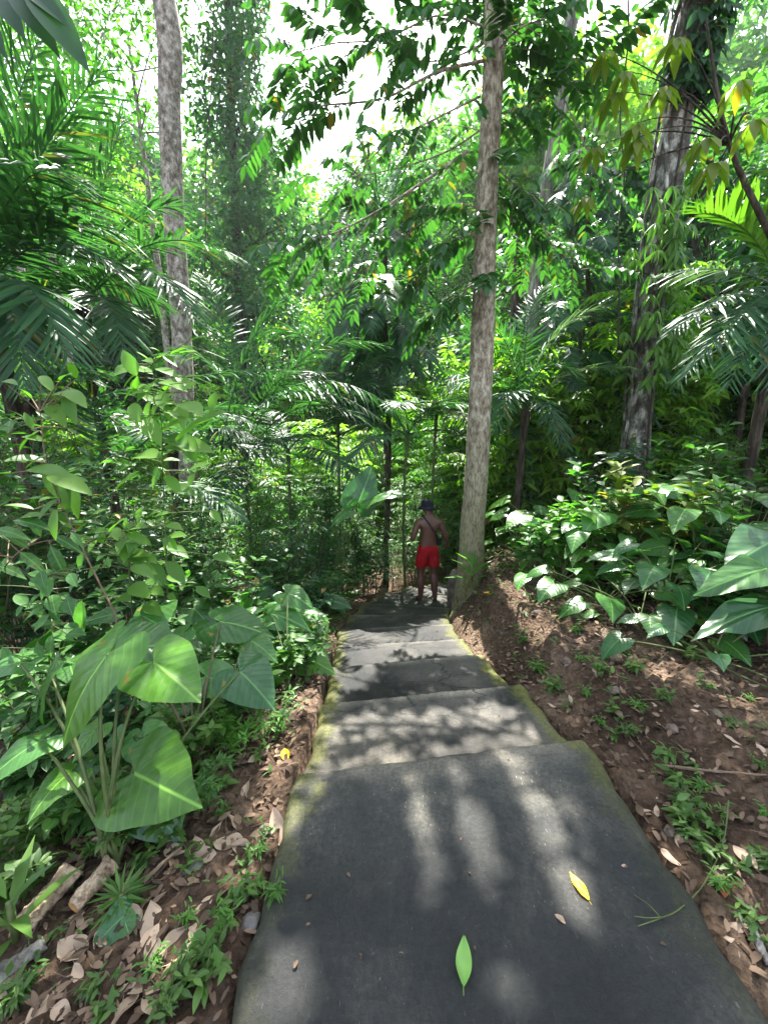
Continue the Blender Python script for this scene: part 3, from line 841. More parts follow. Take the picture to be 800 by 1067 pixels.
def aroid(label, base, leaves, matk='aroid', group=None, seed=1, name='elephant_ear_plant', lo=False, cat='plant', pr=.008, petm=None):
    """leaves: (attach point, tip point, normal, width factor, material key)"""
    g = np.random.default_rng(seed); base = np.asarray(base, float)
    o = thing(name, label, cat, base, group)
    for a, tip, nn, w, mk in leaves:
        a, tip = np.asarray(a, float), np.asarray(tip, float)
        T = (HEARTS_LO if lo else HEARTS)[g.integers(0, 3 if lo else 4)]
        mb = MB(); Ln = np.linalg.norm(tip - a) * 1.03
        mb.leaves(T, a[None], (tip - a)[None], np.asarray(nn, float)[None], np.array([Ln]), np.array([w]))
        lf = mb.build('leaf', M[mk or matk], o)
        pt = MB(); d = a - base
        mid = base + np.array([d[0] * .25, d[1] * .25, d[2] * .75]) + g.normal(0, .02, 3)
        pt.tube(bez(base + g.normal(0, .012, 3) * np.array([1, 1, 0]), mid, a + np.array([0, 0, -.002]), np.linspace(0, 1, 10)), np.linspace(pr, pr * .5, 10), 6, cap=False)
        p = pt.build('petiole', petm or M['stem'], o)
        p.parent = lf
    return o


def aroid_random(label, base, n=7, h=.6, size=.24, spread=.4, matk='aroid', seed=1, group=None, face=(0, -.35, 0), lo=True, name='elephant_ear_plant', wf=(.85, 1.05), dip=(.15, .7)):
    g = np.random.default_rng(seed); base = np.asarray(base, float); lv = []
    for k in range(n):
        a = k * 2.4 + g.uniform(-.4, .4); rr = spread * g.uniform(.35, 1); z = h * (g.uniform(.45, 1.0) if k < 9 else g.uniform(.12, .6))
        out = np.array([math.cos(a), math.sin(a), 0])
        at_ = base + out * rr + np.array([0, 0, z]); s = size * g.uniform(.65, 1.15)
        d = unit(out + np.array(face) * 1.2 + np.array([0, 0, -g.uniform(*dip)]) + g.normal(0, .15, 3))
        lv.append((at_, at_ + d * s, np.array([0, 0, 1.0]) + np.array(face) * .6 + g.normal(0, .2, 3), g.uniform(*wf), [matk, matk, 'aroid_b' if g.random() < .4 else matk][k % 3]))
    return aroid(label, base, lv, matk, group, seed, name, lo)


def on_ground(x, y, dz=0.0):
    return np.array([x, y, gz(x, y) + dz])


# ================================================================== the trees one can tell apart
# LIT3: leaves and trunks that the photograph shows in direct sun
for (px, py, D, r) in [(75, 715, 1.4, .22), (150, 815, 1.3, .13), (55, 815, 1.3, .12), (180, 705, 1.5, .12), (160, 400, 3.0, .3), (270, 650, 2.8, .3), (210, 600, 3.0, .25),
                       (760, 235, 5.0, .5), (690, 260, 6.6, .5), (280, 310, 12, 2.2), (330, 320, 12, 1.5), (650, 545, 4.6, .3), (690, 500, 4.9, .3), (610, 345, 6.6, .35), (580, 520, 5.4, .3), (620, 540, 4.8, .6), (700, 530, 4.6, .6), (560, 540, 5.2, .4), (60, 600, 2.2, .3), (100, 480, 2.6, .3), (300, 640, 3.1, .25), (780, 470, 4.5, .4), (770, 610, 2.6, .2), (455, 330, 5, .3)]:
    LIT3.append((at(px, py, D), r))


def pinnate_sprays(mb_stem, mb_leaf, line, g, count=9, length=.62, pairs=6, L=.22, start=.25):
    """compound leaves hanging along a branch"""
    line = smooth_line(line, 6); m = len(line)
    for k in range(count):
        t = start + (1 - start) * (k + g.random() * .6) / count
        i = min(m - 2, int(t * (m - 1))); p = line[i]; tg = unit(line[i + 1] - line[i])
        sd = unit(np.cross(tg, [0, 0, 1.0])) * (1 if k % 2 else -1)
        d = unit(tg * g.uniform(.3, .9) + sd * g.uniform(.4, 1.1) + np.array([0, 0, g.uniform(-.35, .25)]))
        ll = length * g.uniform(.7, 1.15)
        q = p + d * ll + np.array([0, 0, -.16 * ll]); r_ = bez(p, p + d * ll * .55 + np.array([0, 0, .03]), q, np.linspace(0, 1, pairs + 2))
        if lit_mask(bez(r_[0], r_[len(r_) // 2], r_[-1], np.linspace(.1, 1, 12)), .0, 3).sum() > 3: continue
        mb_stem.tube(r_, np.linspace(.006, .002, len(r_)), 4, cap=False)
        tt = r_[2:]; tg2 = unit(np.gradient(r_, axis=0))[2:]; s2 = unit(np.cross(tg2, [0, 0, 1.0]))
        for sg in (-1, 1):
            dd = s2 * sg + tg2 * .45 + g.normal(0, .12, s2.shape); dd[:, 2] -= g.uniform(.1, .7)
            P = tt; keep = ~(lit_mask(P + unit(dd) * L * .5, .015, 3) | lit_mask(P + unit(dd) * L, .005, 3) | (lit_mask(P + unit(dd) * L * .5, .03, 6) & (g.random(len(P)) < .92)))
            mb_leaf.leaves(T_OVAL, P[keep], dd[keep], (np.array([0, 0, 1.0]) + g.normal(0, .25, dd.shape))[keep], L * g.uniform(.75, 1.1, keep.sum()), .9)
        if not lit_mask(q[None], .02, 3)[0]:
            mb_leaf.leaves(T_OVAL, q[None], tg2[-1:] + np.array([[0, 0, -.3]]), np.array([[0, 0, 1.0]]), np.array([L]), .9)


def centre_tree():
    D = 5.3
    pts = [at(488, 640, D), at(492, 560, D), at(497, 480, D), at(503, 330, D), at(510, 150, D), at(516, 0, D), np.array([1.16, 5.4, 8.2]), np.array([1.1, 5.7, 9.6])]
    rad = [px2m(w, 490, y, D) / 2 for w, y in ((31, 630), (27, 560), (26, 480), (26, 330), (24, 150), (24, 0))] + [.10, .05]
    def extra(mb, cb, g):
        # buttress like roots gripping the bank
        b = pts[0] + np.array([0, 0, .15])
        for a, ll in ((2.6, .45), (3.6, .5), (4.6, .45), (5.5, .4), (.4, .4), (1.4, .3)):
            e = b + np.array([math.cos(a), math.sin(a), 0]) * ll; e[2] = min(gz(e[0], e[1]) - .02, b[2] - .05)
            mb.tube(bez(b + np.array([0, 0, .22]), b + (e - b) * .35, e, np.linspace(0, 1, 8)), np.linspace(.10, .03, 8), 7)
        br = [
            [(487, 157, 5.3), (440, 190, 5.05), (390, 222, 4.8), (340, 246, 4.6), (290, 262, 4.5)],
            [(507, 62, 5.3), (455, 75, 5.05), (400, 102, 4.9), (335, 110, 4.7), (282, 125, 4.6)],
            [(503, 285, 5.3), (482, 305, 5.15), (452, 326, 5.0)],
            [(510, 120, 5.3), (550, 110, 5.2), (600, 80, 5.0), (650, 45, 4.9)],
            [(512, 30, 5.3), (460, 15, 5.0), (400, 40, 4.8), (345, 45, 4.6), (290, 60, 4.5)],
            [(505, 165, 5.3), (535, 190, 5.2), (560, 215, 5.1)],
            [(505, 240, 5.3), (470, 250, 5.2), (440, 275, 5.1)],
            [(512, 60, 5.3), (540, 30, 5.0), (580, 15, 4.8)],
            [(500, 100, 5.3), (440, 130, 4.9), (400, 150, 4.6), (370, 175, 4.5)],
            [(505, 215, 5.3), (450, 225, 5.4), (400, 265, 5.5), (350, 300, 5.6)],
            [(508, 130, 5.3), (460, 160, 5.6), (390, 180, 5.9), (300, 190, 6.0)],
            [(512, 40, 5.3), (470, 60, 5.6), (430, 60, 5.8), (390, 20, 6.0)],
            [(506, 180, 5.3), (540, 240, 5.6), (580, 260, 5.8), (610, 285, 5.9)],
            [(512, 20, 5.3), (560, 50, 5.5), (600, 130, 5.6), (625, 190, 5.7)],
        ]
        gx, gy = np.meshgrid(np.arange(-.9, 1.5, .06), np.arange(.35, 2.05, .06)); Q = np.stack([gx.ravel(), gy.ravel(), 0 * gx.ravel()], -1)  # extra unseen leaves added along sun rays to shade the slab around streaks
        for hz in (7.2, 8.2, 9.2):
            P = Q + g.normal(0, .03, Q.shape) * np.array([1, 1, 0]); P = P + SUN[None] * ((hz + g.uniform(-.5, .5, len(P))) / SUN[2])[:, None]
            a = g.uniform(0, 6.28, len(P)); D_ = np.stack([np.cos(a), np.sin(a), g.normal(-.15, .2, len(P))], -1); P = P - unit(D_) * .09
            ok = ~(lit_mask(P, .005) | lit_mask(P + unit(D_) * .09, .02) | lit_mask(P + unit(D_) * .18, .005)) & (g.random(len(P)) < .85)
            cb.leaves(T_OVAL, P[ok], D_[ok], np.array([0, 0, 1.0]) + g.normal(0, .3, P[ok].shape), .18 * g.uniform(.8, 1.2, ok.sum()), 1.15)
        for k, b in enumerate(br):
            ln = [at(*p) for p in b]
            mb.tube(smooth_line(ln, 6), np.linspace(.020 if k < 2 else .013, .004, len(smooth_line(ln, 6))), 6, cap=False)
            pinnate_sprays(mb, cb, ln, g, count=(20 if k in (0, 1, 4) else 14), L=.165, length=.62, pairs=9, start=.05)
    o = tree('broadleaf_tree', 'straight pale trunked tree with mossy base gripping the bank beside the walking person', None, pts, rad, M['bark_centre'],
             [((.9, 6.4, 8.8), (3.2, 2.8, 1.4), 190)], T_OVAL, .18, 34, M['canopy'], spread=.45, seed=11, sides=16, wob_=.05, extra=extra, limbs=12, thin=.9, flare=.45)
    return o


centre_tree()


def pix_trunk(lst, D):
    return [at(x, y, D) for x, y, w in lst], [px2m(w, x, y, D) / 2 for x, y, w in lst]


# tall pale tree by the palms
p, r = pix_trunk([(196, 520, 30), (192, 420, 24), (188, 330, 25), (182, 230, 26), (176, 120, 28), (171, 0, 30)], 10.5)
p += [np.array([-5.9, 10.8, 15.5]), np.array([-5.6, 11.2, 18.5])]; r += [.26, .12]
tree('broadleaf_tree', 'tall straight pale grey trunk with flaking bark rising behind the arching palm fronds', None, p, r, M['bark_pale'],
     [((-6.0, 11.8, 18), (4.0, 3.5, 2.4), 70)], T_OVAL, .22, 26, M['mid'], spread=.55, seed=21, sides=14)

# blotched trunk with climbers
p, r = pix_trunk([(655, 560, 34), (664, 450, 28), (676, 345, 31), (690, 235, 33), (707, 120, 36), (727, 0, 38)], 7.0)
p += [np.array([5.3, 7.0, 10.2]), np.array([5.7, 7.4, 12.5])]; r += [.26, .12]
def vine_extra(mb, cb, g):
    ln = smooth_line(p[:7], 10)
    for ph in (0.3, 2.0, 3.7, 5.0):
        k = np.linspace(0, 1, len(ln)); a = ph + 2.2 * k * (1 if ph < 3 else -1) + .3 * np.sin(k * 17 + ph)
        rr = np.interp(k, np.linspace(0, 1, 6), r[:6]) * 1.0
        mb.tube(ln + np.stack([np.cos(a) * rr, np.sin(a) * rr, 0 * a], -1), .018 + .012 * abs(math.sin(ph)), 6, cap=False)
tree('broadleaf_tree', 'thick blotched dark and white trunk wrapped in woody vine stems above the leafy bank', None, p, r, M['bark_vine'],
     [((5.2, 6.9, 9.6), (2.2, 1.8, 1.2), 34), ((6.4, 8.5, 12), (3, 3, 2), 34)], T_OVAL, .20, 30, M['dark'], spread=.5, seed=31, sides=14, extra=vine_extra)

# thin pale leaning trunk
p, r = pix_trunk([(545, 460, 16), (556, 310, 16), (566, 220, 17), (583, 110, 18), (601, 0, 20)], 10.0)
p += [np.array([5.2, 10.2, 13.5]), np.array([5.6, 10.4, 16])]; r += [.12, .06]
tree('slender_tree', 'slender pale trunk leaning away among the hanging climbers beyond the bank', None, p, r, M['bark_grey'],
     [((5.4, 10.6, 15.5), (3.2, 2.8, 2.2), 50)], T_OVAL, .2, 26, M['mid'], spread=.5, seed=41, sides=9)

p, r = pix_trunk([(795, 520, 17), (765, 415, 15), (738, 330, 13), (715, 230, 12)], 8.5)
tree('slender_tree', 'bare brown trunk leaning over behind the palm fronds at the bank edge', None, p, r, M['bark_dark'],
     [((6.2, 8.4, 6.5), (1.2, 1.2, .8), 16)], T_OVAL, .18, 24, M['mid'], seed=43, sides=9)
p, r = pix_trunk([(530, 480, 14), (536, 340, 12), (540, 250, 10)], 9.0)
tree('slender_tree', 'dark shaded trunk close behind the straight pale trunk', None, p, r, M['bark_dark'],
     [((3.0, 9.0, 6.0), (.7, .7, .5), 10)], T_OVAL, .2, 26, M['mid'], seed=44, sides=9)

# tall dense tree with small dark leaves
tree('dense_tree', 'tall dark crown of tiny dense leaves against the open white sky', None,
     [on_ground(-6.2, 19), np.array([-6.3, 19, 8.]), np.array([-6.1, 19, 17]), np.array([-6, 19, 22.])], [.3, .25, .18, .06], M['bark_dark'],
     [((-5.6, 19, 19.5), (1.2, 1.4, 3.4), 56), ((-5.9, 19, 14.5), (1.3, 1.5, 2.6), 50), ((-5.0, 19, 11.5), (1.3, 1.6, 2.0), 36), ((-6.4, 19, 8.5), (1.9, 1.8, 2.2), 50), ((-5.0, 18.8, 5.5), (1.9, 1.8, 2.2), 40), ((-6.2, 18.8, 23), (1.2, 1.3, 2.2), 30)],
     T_TINY, .27, 70, M['dark'], spread=.42, seed=51, sides=9)

# bright crowns above the palms
for k, (c, rr, nn, lab) in enumerate([
        ((-10.0, 13.0, 10.5), (2.6, 2.4, 2.0), 70, 'bright feathery crown showing above the dark palm clump'),
        ((-13.5, 16.0, 17.5), (3.6, 3.0, 3.0), 80, 'tall loose sunlit crown high beyond the palm clump with crooked bare limbs'),
        ((-9.0, 17.0, 15.0), (2.6, 2.4, 2.4), 60, 'sunlit open crown just beyond the tall pale grey trunk')]):
    tree('broadleaf_tree', lab, None, [on_ground(c[0] + .4, c[1]), np.array([c[0] + .3, c[1], c[2] * .5]), np.array(c) + np.array([0, 0, .3])], [.2, .15, .06], M['bark_pale'],
         [(c, rr, nn)], T_OVAL, .24, 32, M['bright'], spread=.6, seed=60 + k, sides=8)

# leaves hanging into the top corner, from a tree rooted outside the frame
def corner_extra(mb, cb, g):
    for b in ([(-160, 60, 1.7), (-70, 0, 1.65), (10, -12, 1.6)], [(-160, 60, 1.7), (-90, 20, 1.7), (-25, 18, 1.7)]):
        ln = smooth_line([at(*q) for q in b], 6)
        mb.tube(ln, np.linspace(.014, .004, len(ln)), 6, cap=False)
    for (x0, y0, D, x1, y1) in ((-5, -8, 1.6, 15, 20), (12, -14, 1.6, 48, 32), (28, -16, 1.58, 78, 44), (-25, 5, 1.7, -5, 40), (20, -16, 1.6, 60, 5)):
        a, b = at(x0, y0, D), at(x1, y1, D - .08)
        cb.leaves(T_BROAD, a[None], (b - a)[None], np.array([[.1, -.9, .5]]), np.array([np.linalg.norm(b - a) * 1.1]), .62)
tree('broadleaf_tree', 'broad dark leaves hanging from a thin branch against the bright sky', None,
     [on_ground(-2.9, 1.6), np.array([-2.75, 1.7, 1.6]), at(-160, 60, 1.7), at(-150, -60, 1.75)], [.06, .05, .035, .02], M['bark_dark'], [], T_BROAD, .3, 0, M['dark'], seed=70, sides=8, extra=corner_extra)

# olive young leaves in the upper part, a thin tree between the two trunks
def olive_extra(mb, cb, g):
    b0 = at(760, 150, 4.6)
    for (x, y, D) in ((650, 95, 4.3), (663, 150, 4.3), (640, 118, 4.4), (610, 225, 4.6), (690, 112, 4.4), (630, 75, 4.4), (735, 165, 3.9), (770, 105, 3.9), (785, 145, 3.8), (742, 190, 3.9), (705, 60, 4.2), (620, 175, 4.5), (665, 165, 4.3)):
        q = at(x, y - 22, D)
        mb.tube(bez(b0, (b0 + q) / 2 + np.array([0, 0, .25]), q, np.linspace(0, 1, 8)), np.linspace(.012, .003, 8), 4, cap=False)
        m = 8; a = np.arange(m) * 2.4
        d = np.stack([np.cos(a) * .75, np.sin(a) * .75, -.75 + .3 * g.random(m)], -1)
        cb.leaves(T_LANCE, np.repeat(q[None], m, 0) + d * .02, d, np.array([0, 0, 1.0]) + d * .8, .24 * g.uniform(.7, 1.1, m), 1.35)
tree('slender_tree', 'thin tree with whorls of hanging olive and yellow young leaves before the blotched trunk', None,
     [on_ground(4.35, 4.3), np.array([4.3, 4.4, 2.5]), at(760, 150, 4.6), at(735, 20, 4.6)], [.05, .045, .03, .01], M['bark_dark'], [], T_LANCE, .2, 0, M['yellowish'], seed=73, sides=8, extra=olive_extra)


# ================================================================== climbers and hanging masses
def climbing_vine(label, trunk_pts, zspan, n, L, leafm, seed, width=.3, T=T_LANCE, front=-1.0, hang=.8, name='climbing_vine'):
    g = np.random.default_rng(seed); ln = smooth_line(trunk_pts, 10)
    o = thing(name, label, 'vine', ln[0]); st, fo = MB(), MB()
    zs = g.uniform(*zspan, n); i = np.interp(zs, ln[:, 2], np.arange(len(ln))).astype(int)
    a = g.normal(-math.pi / 2, 1.0, n)
    P = ln[i] + np.stack([np.cos(a), np.sin(a), 0 * a], -1) * (width * g.uniform(.6, 1.25, n))[:, None]; P[:, 2] = zs
    st.tube(ln[(ln[:, 2] > zspan[0] - 3) & (ln[:, 2] < zspan[1])] + np.array([-.02, -width * .62, 0]), .018, 5)
    for j in range(n):
        m = 6; aa = g.uniform(0, 6.28) + np.arange(m) * 1.05
        d = np.stack([np.cos(aa) * .7, np.sin(aa) * .7 - .25, np.full(m, -hang) + g.normal(0, .25, m)], -1)
        fo.leaves(T, np.repeat(P[j][None], m, 0), d, np.array([0, -.5, 1.0]) + g.normal(0, .2, (m, 3)), L * g.uniform(.7, 1.2, m), .8)
        if j % 3 == 0: st.tube(np.array([ln[i[j]], P[j]]), [.008, .003], 3, cap=False)
    st.build('stem', M['stem_d'], o); fo.build('foliage', leafm, o)
    return o


p, _ = pix_trunk([(664, 560, 1), (668, 450, 1), (678, 345, 1), (684, 235, 1), (692, 190, 1)], 6.75)
climbing_vine('bright climber with slender drooping leaf tufts clinging to the blotched trunk', p, (at(680, 400, 6.7)[2], at(685, 190, 6.7)[2]), 85, .27, M['vine_b'], 80, width=.36)
p2, _ = pix_trunk([(655, 560, 1), (664, 450, 1), (676, 345, 1), (690, 235, 1), (707, 120, 1), (727, 0, 1)], 7.0)
climbing_vine('dark climber leaves hugging the top of the blotched trunk under its crown', p2, (at(700, 110, 7)[2], at(725, -10, 7)[2]), 70, .28, M['dark'], 81, width=.34, T=T_OVAL)


def hanging_palm(label, foot, pts, n, region, D, leafm, seed, size=(.7, 1.2), leaflet=.22, name='climbing_palm'):
    """old stem draped in drooping feather leaves; each frond is a part"""
    g = np.random.default_rng(seed); ln = smooth_line([foot] + pts, 8)
    o = thing(name, label, 'palm', ln[0]); st = MB(); st.tube(ln, np.linspace(.07, .03, len(ln)), 7); st.build('stem', M['bark_dark'], o)
    for k in range(n):
        x, y = g.uniform(region[0], region[2]), g.uniform(region[1], region[3]); q = at(x, y, D + g.uniform(-.5, .9))
        a = ln[int(np.argmin(np.linalg.norm(ln - q, axis=1)))]
        out = unit((q - a) * np.array([1, 1, .2]) + g.normal(0, .3, 3)); l = g.uniform(*size)
        b = q + np.array([0, 0, .15 * l]); c = q + out * l * .6 + np.array([0, -.15, -.55 * l])
        mb = MB(); mb.tube(bez(a, (a + b) / 2 + np.array([0, 0, .25]), q, np.linspace(0, 1, 6)), np.linspace(.012, .008, 6), 4, cap=False)
        frond(mb, q, b + out * l * .3, c, n=18, maxlen=leaflet, droop=.35, T=T_WSTRIP, r=.008, start=.05, rs=g, wf=1.5)
        mb.build('frond', leafm, o)
    return o


hanging_palm('climbing palm draped in bluish hanging feather fronds between the pale leaning and blotched trunks', on_ground(4.4, 9.3), [at(620, 400, 9), at(612, 280, 9), at(618, 170, 9)], 70, (588, 150, 668, 340), 8.8, M['blue'], 90, leaflet=.34)
hanging_palm('thicket palm with drooping dark fronds below the bluish climbing palm', on_ground(4.2, 8.6), [at(600, 440, 8.5), at(605, 340, 8.5)], 44, (545, 320, 665, 440), 8.2, M['palm'], 91, leaflet=.34)
hanging_palm('stump smothered in dark hanging fern fronds below the small distant palm', on_ground(.05, 8.7), [at(405, 430, 8.5), at(402, 350, 8.5), at(400, 300, 8.5)], 80, (362, 298, 440, 420), 8.2, M['dark'], 92, leaflet=.30, name='draped_stump', size=(.7, 1.2))
g_ = np.random.default_rng(5)
lv = []
for (x, y, x2, y2) in ((392, 292, 372, 300), (398, 286, 420, 292), (385, 300, 366, 316), (404, 296, 428, 312), (396, 302, 398, 325), (380, 290, 360, 290), (410, 304, 432, 326)):
    lv.append((at(x, y, 7.9), at(x2, y2, 7.6), (0, -.5, 1), .8, 'aroid_b'))
aroid('pale leaved climber perched on top of the fern smothered stump', at(396, 320, 8.2), lv, name='perched_climber', lo=True, seed=6)


# ================================================================== palms
# small palm far along the axis of the path
D = 10.0
palm('small distant palm with upright spear leaf beyond the fern smothered stump', on_ground(.1, 10.2), at(401, 238, D), .055,
     [(at(401, 238, D), at(388, 185, D), at(370, 135, D)), (at(401, 238, D), at(380, 200, D), at(335, 215, D - .4)), (at(401, 238, D), at(425, 190, D), at(455, 230, D - .4)),
      (at(401, 238, D), at(415, 175, D), at(430, 150, D + .3)), (at(401, 238, D), at(370, 225, D - .5), at(345, 262, D - .8), dict(mat=M['palm_pale'])), (at(401, 238, D), at(430, 215, D - .5), at(440, 260, D - .8)),
      (at(401, 238, D), at(395, 190, D + .5), at(350, 170, D + .6)), (at(401, 238, D), at(410, 215, D - .8), at(415, 262, D - 1.1))],
     length=1.6, leaflet=.6, seed=100, nl=34, T=T_WSTRIP, wf=1.2)
# palms on the leafy side
D = 5.0; t = at(86, 318, D)
palm('feather palm with two long arching fronds crossing the tall pale grey trunk', on_ground(t[0] + .12, D + .2), t, .055,
     [(t, at(150, 215, D), at(246, 268, D - .3)), (t, at(150, 235, D - .2), at(202, 332, D - .6)), (t, at(95, 215, D), at(130, 120, D + .2)), (t, at(60, 225, D), at(-10, 240, D - .3)),
      (t, at(70, 200, D + .3), at(30, 110, D + .4)), (t, at(110, 280, D - .4), at(130, 370, D - .7)), (t, at(50, 270, D - .3), at(10, 350, D - .6)), (t, at(120, 210, D + .5), at(190, 215, D + .7))],
     leaflet=.52, length=1.6, seed=101, nl=36, droop=.18)
t = at(-15, 300, 4.2)
palm('dense dark palm clump crowding the edge of the leafy side', on_ground(t[0], 4.3), t, .07,
     [(t, at(20, 170, 4.2), at(105, 75, 4.2)), (t, at(30, 180, 4.0), at(130, 200, 3.9)), (t, at(40, 220, 4.0), at(115, 275, 3.8)), (t, at(0, 140, 4.2), at(40, 40, 4.3)), (t, at(30, 260, 3.8), at(70, 370, 3.6)), (t, at(10, 270, 3.8), at(25, 400, 3.5)),
      (t, at(15, 160, 4.3), at(80, 130, 4.5))],
     n=7, length=1.9, leaflet=.62, seed=102, nl=34, droop=.3, T=T_STRIP)
t = at(30, 420, 4.6)
palm('low dark palm with stiff fronds under the dense palm clump', on_ground(t[0], 4.8), t, .06, n=9, length=1.3, leaflet=.42, seed=103, nl=28)


def spiny_palm():
    base = on_ground(-2.5, 4.6)
    fr = []
    f0 = at(-40, 470, 4.3)
    fr.append((f0, at(150, 375, 4.3), at(318, 388, 4.6), dict(n=44, maxlen=.34, droop=.30, r=.016, start=.05, ang=66)))
    b2 = at(230, 470, 5.6)
    fr.append((b2, at(330, 320, 5.5), at(455, 470, 5.2), dict(n=44, maxlen=.42, droop=.55, r=.012, start=.15, ang=66)))
    fr.append((b2, at(300, 360, 5.4), at(400, 440, 5.0), dict(n=40, maxlen=.36, droop=.45, r=.012, start=.15)))
    fr.append((b2, at(250, 340, 5.6), at(300, 310, 5.8), dict(n=36, maxlen=.36, droop=.2)))
    fr.append((at(100, 520, 4.6), at(180, 400, 4.6), at(260, 440, 4.3), dict(n=38, maxlen=.4, droop=.3)))
    fr.append((at(100, 520, 4.6), at(120, 400, 4.6), at(60, 400, 4.3), dict(n=38, maxlen=.4, droop=.25)))
    fr.append((at(100, 520, 4.6), at(200, 480, 4.2), at(250, 540, 3.9), dict(n=34, maxlen=.4, droop=.3)))
    fr.append((b2, at(260, 420, 5.2), at(200, 470, 4.9), dict(n=36, maxlen=.38, droop=.3)))
    fr.append((at(60, 520, 4.4), at(40, 430, 4.2), at(-40, 420, 4.0), dict(n=38, maxlen=.4, droop=.25)))
    return fr, base


fr, base = spiny_palm()
palm('spiny clump palm arching thin dark fronds low over the thicket', base, base + np.array([0.15, 0, .45]), .09, fr, leafm=M['palm'], seed=104)
# bank side palms
D = 7.0; t = at(548, 425, D)
palm('palm with one silvery grey frond beside the bank bushes', on_ground(2.35, 7.1), t, .06,
     [(t, at(560, 330, D), at(640, 318, D - .3), dict(mat=M['palm_pale'], maxlen=.6)), (t, at(590, 370, D - .3), at(660, 385, D - .6), dict(mat=M['palm_pale'])), (t, at(540, 330, D), at(565, 300, D + .2)), (t, at(530, 340, D), at(505, 335, D - .2)),
      (t, at(520, 370, D - .3), at(472, 405, D - .6)), (t, at(560, 350, D - .4), at(610, 400, D - .8)), (t, at(535, 380, D - .5), at(515, 450, D - .9)), (t, at(570, 400, D - .5), at(590, 470, D - .9))],
     leaflet=.48, length=1.6, seed=105, nl=30)
t = at(505, 420, 8.4)
palm('shaded palm with broad fronds seen just behind the straight pale trunk', on_ground(2.0, 8.5), t, .06, [(t, at(480, 360, 8.3), at(455, 420, 7.8)), (t, at(500, 340, 8.4), at(470, 330, 8.2)), (t, at(520, 340, 8.4), at(545, 350, 8.0))], n=6, length=1.6, leaflet=.5, seed=106, nl=28)
t = at(812, 300, 4.9)
palm('sunlit palm reaching bright fan shaped fronds in from the bank edge', on_ground(t[0], 5.0), t, .06,
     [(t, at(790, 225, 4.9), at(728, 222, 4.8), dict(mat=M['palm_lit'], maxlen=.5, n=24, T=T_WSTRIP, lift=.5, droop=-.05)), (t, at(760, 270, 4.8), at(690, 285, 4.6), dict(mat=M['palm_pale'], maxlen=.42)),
      (t, at(770, 290, 4.6), at(700, 345, 4.3)), (t, at(800, 300, 4.5), at(760, 400, 4.1)), (t, at(790, 330, 4.6), at(820, 420, 4.2)), (t, at(830, 220, 5), at(800, 170, 5.1), dict(mat=M['palm_lit'])), (t, at(780, 310, 4.4), at(715, 390, 4.1))],
     leaflet=.46, length=1.5, seed=107, nl=32)
t = at(775, 400, 7.5)
palm('dark young palm with upright fronds under the leaning brown trunk', on_ground(t[0], 7.6), t, .06, n=9, length=1.5, leaflet=.45, seed=108, nl=26)


# ================================================================== plants close to the camera on the leafy side
UPC = np.array([0, -.45, 1.0])


def px_leaf(a, b, nn=(0, -.45, 1), w=1.0, mk=None):
    return (at(*a), at(*b), np.array(nn, float), w, mk)


# the big elephant ear clump
base = gp(118, 905)
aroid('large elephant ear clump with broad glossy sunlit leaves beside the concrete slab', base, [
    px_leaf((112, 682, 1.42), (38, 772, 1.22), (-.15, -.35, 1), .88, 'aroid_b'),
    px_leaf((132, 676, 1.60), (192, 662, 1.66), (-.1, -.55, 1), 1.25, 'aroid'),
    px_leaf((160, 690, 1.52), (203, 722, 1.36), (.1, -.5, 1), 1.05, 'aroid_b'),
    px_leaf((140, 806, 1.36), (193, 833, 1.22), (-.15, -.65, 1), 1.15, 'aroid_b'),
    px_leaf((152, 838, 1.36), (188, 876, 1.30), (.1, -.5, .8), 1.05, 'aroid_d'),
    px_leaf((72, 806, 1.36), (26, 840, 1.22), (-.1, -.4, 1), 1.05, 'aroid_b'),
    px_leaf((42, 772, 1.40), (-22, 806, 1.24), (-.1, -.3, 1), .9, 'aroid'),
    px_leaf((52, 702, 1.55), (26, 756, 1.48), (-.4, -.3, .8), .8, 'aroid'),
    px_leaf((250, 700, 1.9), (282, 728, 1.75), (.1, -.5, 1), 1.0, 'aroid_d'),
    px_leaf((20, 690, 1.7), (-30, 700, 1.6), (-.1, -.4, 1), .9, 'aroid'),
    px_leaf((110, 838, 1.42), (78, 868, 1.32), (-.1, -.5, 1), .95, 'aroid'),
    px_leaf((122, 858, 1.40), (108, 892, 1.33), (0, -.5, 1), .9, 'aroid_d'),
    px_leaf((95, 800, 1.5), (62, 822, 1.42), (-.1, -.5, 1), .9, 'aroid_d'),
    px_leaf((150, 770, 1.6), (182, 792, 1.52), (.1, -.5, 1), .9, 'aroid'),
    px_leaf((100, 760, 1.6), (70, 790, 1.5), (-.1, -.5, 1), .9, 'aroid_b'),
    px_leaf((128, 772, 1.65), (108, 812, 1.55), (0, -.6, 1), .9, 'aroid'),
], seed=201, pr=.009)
base = gp(205, 800)
